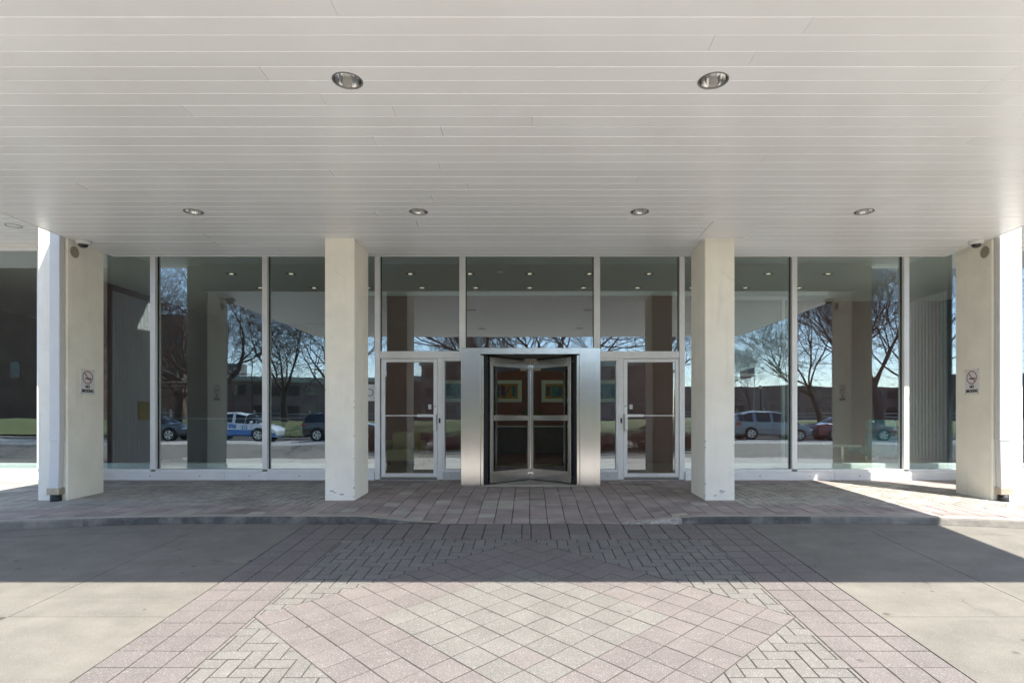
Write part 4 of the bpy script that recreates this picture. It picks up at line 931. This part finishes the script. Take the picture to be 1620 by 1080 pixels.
# ------------------------------------------------------------------ parked cars
def car(x, y, label, body, kind, two=None, sign=None, group='cars parked across the street'):
    t = thing('parked_car', label, 'car', (x, y, SZ_ + .004), 0, group)
    # station: x, z bottom, z belt, z roof, half width low, half width top
    K = {'hatch': (4.15, [(-2.06, .42, .78, .80, .70, .60), (-2.0, .30, .90, 1.02, .82, .66), (-1.86, .22, .93, 1.24, .85, .60), (-1.62, .2, .94, 1.40, .86, .58), (-1.1, .2, .93, 1.48, .865, .58), (-.95, .2, .93, 1.49, .865, .58), (-.1, .2, .92, 1.50, .87, .58), (.0, .2, .92, 1.495, .87, .58), (.55, .2, .91, 1.41, .87, .60), (1.15, .2, .90, 1.06, .865, .68), (1.32, .2, .885, .93, .86, .74), (1.75, .22, .80, .83, .83, .68), (1.98, .26, .68, .71, .74, .58), (2.08, .36, .55, .57, .60, .45)], 1.27, -1.24, .31),
         'suv': (4.6, [(-2.26, .48, .95, .97, .78, .66), (-2.2, .36, 1.05, 1.12, .90, .74), (-2.1, .28, 1.08, 1.45, .92, .66), (-1.9, .27, 1.08, 1.62, .93, .63), (-1.2, .27, 1.07, 1.69, .935, .64), (-1.05, .27, 1.07, 1.695, .935, .64), (-.1, .27, 1.06, 1.69, .94, .64), (.03, .27, 1.06, 1.68, .94, .64), (.55, .27, 1.05, 1.58, .935, .66), (1.1, .27, 1.04, 1.16, .93, .76), (1.25, .27, 1.03, 1.06, .925, .8), (1.8, .29, .98, 1.0, .90, .76), (2.15, .32, .86, .88, .82, .66), (2.28, .42, .66, .68, .68, .54)], 1.42, -1.36, .36),
         'sedan': (4.7, [(-2.33, .42, .80, .82, .72, .6), (-2.25, .30, .92, .95, .84, .72), (-1.75, .22, .96, 1.0, .88, .76), (-1.55, .2, .96, 1.04, .885, .74), (-.95, .2, .95, 1.36, .89, .60), (-.7, .2, .95, 1.41, .89, .58), (-.05, .2, .94, 1.44, .89, .57), (.06, .2, .94, 1.44, .89, .57), (.45, .2, .93, 1.39, .89, .58), (1.1, .2, .91, 1.0, .88, .72), (1.25, .2, .90, .93, .88, .76), (1.85, .22, .82, .85, .85, .72), (2.2, .27, .70, .73, .76, .6), (2.33, .38, .55, .57, .62, .48)], 1.42, -1.40, .33)}[kind]
    L_, st, wf, wr, wrad = K
    rings = []
    for (sx, zb, zt, zr, hw, hr) in st:
        half = [(0, zb), (hw * .82, zb), (hw * .985, zb + .10), (hw, zb + (zt - zb) * .55), (hw * .965, zt), (hr + (hw - hr) * .12, zr - (zr - zt) * .10 - .012), (hr * .6, zr), (0, zr + .012)]
        rings.append([(sx, yy, zz) for yy, zz in half] + [(sx, -yy, zz) for yy, zz in half[-2:0:-1]])
    n = len(rings[0]); B_ = MB(); mid = MB(); wins = []
    cab = [i for i, s_ in enumerate(st) if s_[3] - s_[2] > .10]
    for i in range(len(rings) - 1):
        thin = st[i + 1][0] - st[i][0] < .16
        cabin = (i in cab or i + 1 in cab) and not thin and max(st[i][3] - st[i][2], st[i + 1][3] - st[i + 1][2]) > .12
        for k in range(n):
            q = [rings[i][k], rings[i][(k + 1) % n], rings[i + 1][(k + 1) % n], rings[i + 1][k]]
            side = k in (4, n - 5); slope = abs(st[i + 1][3] - st[i][3]) / (st[i + 1][0] - st[i][0])
            scr = k in (5, 6, n - 7, n - 6) and slope > .35 and cabin
            if side and cabin: wins.append(('side_window', q))
            elif scr: wins.append(('windscreen' if st[i][0] > 0 else 'rear_window', q))
            else: (B_ if not (two and k in (1, 2, n - 3, n - 2, 0, n - 1)) else mid).add(q, [(0, 1, 2, 3)], 0, True)
    B_.add(rings[0], [tuple(range(n))]); B_.add(rings[-1], [tuple(range(n))[::-1]])
    bo = obj('body', B_, body, t)
    if two: obj('lower_body', mid, two, t)
    for nm, q in wins:
        c = sum((Vector(p) for p in q), Vector()) / 4; q2 = [c + (Vector(p) - c) * (.97 if nm != 'side_window' else .93) for p in q]
        b2 = MB().add(q, [(0, 1, 2, 3)]); obj('window_surround', b2, body, t)
        nn = (Vector(q[1]) - Vector(q[0])).cross(Vector(q[3]) - Vector(q[0])).normalized(); nn = nn if nn.dot(c - Vector((c.x * .6, 0, .8))) > 0 else -nn
        obj(nm, MB().add([p + nn * .006 for p in q2], [(0, 1, 2, 3)]), 'car_glass', t)
    hw = max(s_[4] for s_ in st)
    for wx in (wf, wr):
        for s in (-1, 1):
            obj('wheel_arch', MB().tube((wx, s * (hw - .25), wrad + .02), (wx, s * (hw - .005), wrad + .02), wrad * 1.16, n=22), 'dark_gap', t)
            w = link('wheel', None, t, (wx, s * (hw - .09), wrad))
            obj('tyre', MB().tube((0, -.10, 0), (0, .10, 0), wrad, n=24), 'tyre', w)
            rm = MB()
            for k in range(5):
                a = k * 2 * math.pi / 5; d = Vector((math.cos(a), 0, math.sin(a))); e = Vector((-math.sin(a), 0, math.cos(a))) * wrad * .13
                rm.add([Vector((0, s * .105, 0)) + e * .9, d * wrad * .66 + Vector((0, s * .105, 0)) + e, d * wrad * .66 + Vector((0, s * .105, 0)) - e, Vector((0, s * .105, 0)) - e * .9], [(0, 1, 2, 3)])
            nn_ = 22; rm.add([(r * math.cos(2 * math.pi * i / nn_), s * .104, r * math.sin(2 * math.pi * i / nn_)) for r in (wrad * .70, wrad * .60) for i in range(nn_)], [(i, (i + 1) % nn_, nn_ + (i + 1) % nn_, nn_ + i) for i in range(nn_)])
            obj('rim', rm, 'rim', w)
    for s in (-1, 1):
        xr = st[1][0]; obj('tail_light', MB().box(xr - .02, xr + .22, s * (st[1][4] - .10), s * (st[1][4] + .035), st[1][2] - .16, st[1][2] - .01, .02), 'tail_red', t)
        xf = st[-2][0]; obj('headlight', MB().box(xf - .22, xf + .05, s * (st[-2][4] - .16), s * (st[-2][4] + .03), st[-2][2] - .10, st[-2][2] + .0, .02), 'head_clear', t)
        obj('mirror', MB().box(.88, 1.0, s * (hw + .0), s * (hw + .17), .93, 1.06, .03), body, t)
        for a in (.95, -.02, -1.0 if kind != 'sedan' else -.95): obj('door_line', MB().box(a - .006, a + .006, s * (hw - .02), s * (hw + .002), .34, .86), 'dark_gap', t)
        for a in (.15, -.85): obj('door_handle', MB().box(a, a + .16, s * (hw - .005), s * (hw + .02), .82, .85, .005), body, t)
    obj('rear_bumper', MB().box(st[0][0] - .03, st[0][0] + .1, -st[0][4] * .9, st[0][4] * .9, .36, .46, .03), 'tyre' if kind == 'suv' else body, t)
    if sign:
        me = text_mesh('BEST', .25, .012, .001); me.materials.clear(); me.materials.append(MATS['car_blue'])
        me.transform(Matrix.Translation((-.18, hw + .004, .755)) @ Matrix.Rotation(math.pi, 4, 'Z') @ Matrix.Rotation(R(90), 4, 'X')); link('lettering', me, t)
        obj('logo_box', MB().box(.36, .72, hw - .01, hw + .004, .57, .87, .02), 'car_white', t); obj('logo_fill', MB().box(.39, .69, hw - .0, hw + .006, .60, .84, .01), 'car_blue', t)
        me = text_mesh('H', .24, .012, .001); me.materials.clear(); me.materials.append(MATS['car_white'])
        me.transform(Matrix.Translation((.54, hw + .008, .72)) @ Matrix.Rotation(math.pi, 4, 'Z') @ Matrix.Rotation(R(90), 4, 'X')); link('lettering', me, t)
    return t
CY = -13.9; dep = 21.6 - CY - .9
for pxx, l, b, k, tw, sg in ((232, 'dark grey sedan reflected at the left edge of the second window', 'car_grey', 'sedan', None, False),
    (374, 'white and blue hatchback with BEST lettering reflected in the left window', 'car_white', 'hatch', 'car_blue', True),
    (540, 'black sport utility car reflected beside the left inner pillar', 'car_black', 'suv', None, False),
    (1226, 'silver blue hatchback reflected in the right window', 'car_silver', 'hatch', None, False),
    (1358, 'dark red sedan reflected behind the rightmost pillar image', 'car_red', 'sedan', None, False)):
    t = car((pxx - 838) * dep / 913, CY, l, b, k, tw, sg); s_ = 1.12 if k == 'hatch' else 1.04; t.scale = (s_, s_, s_)
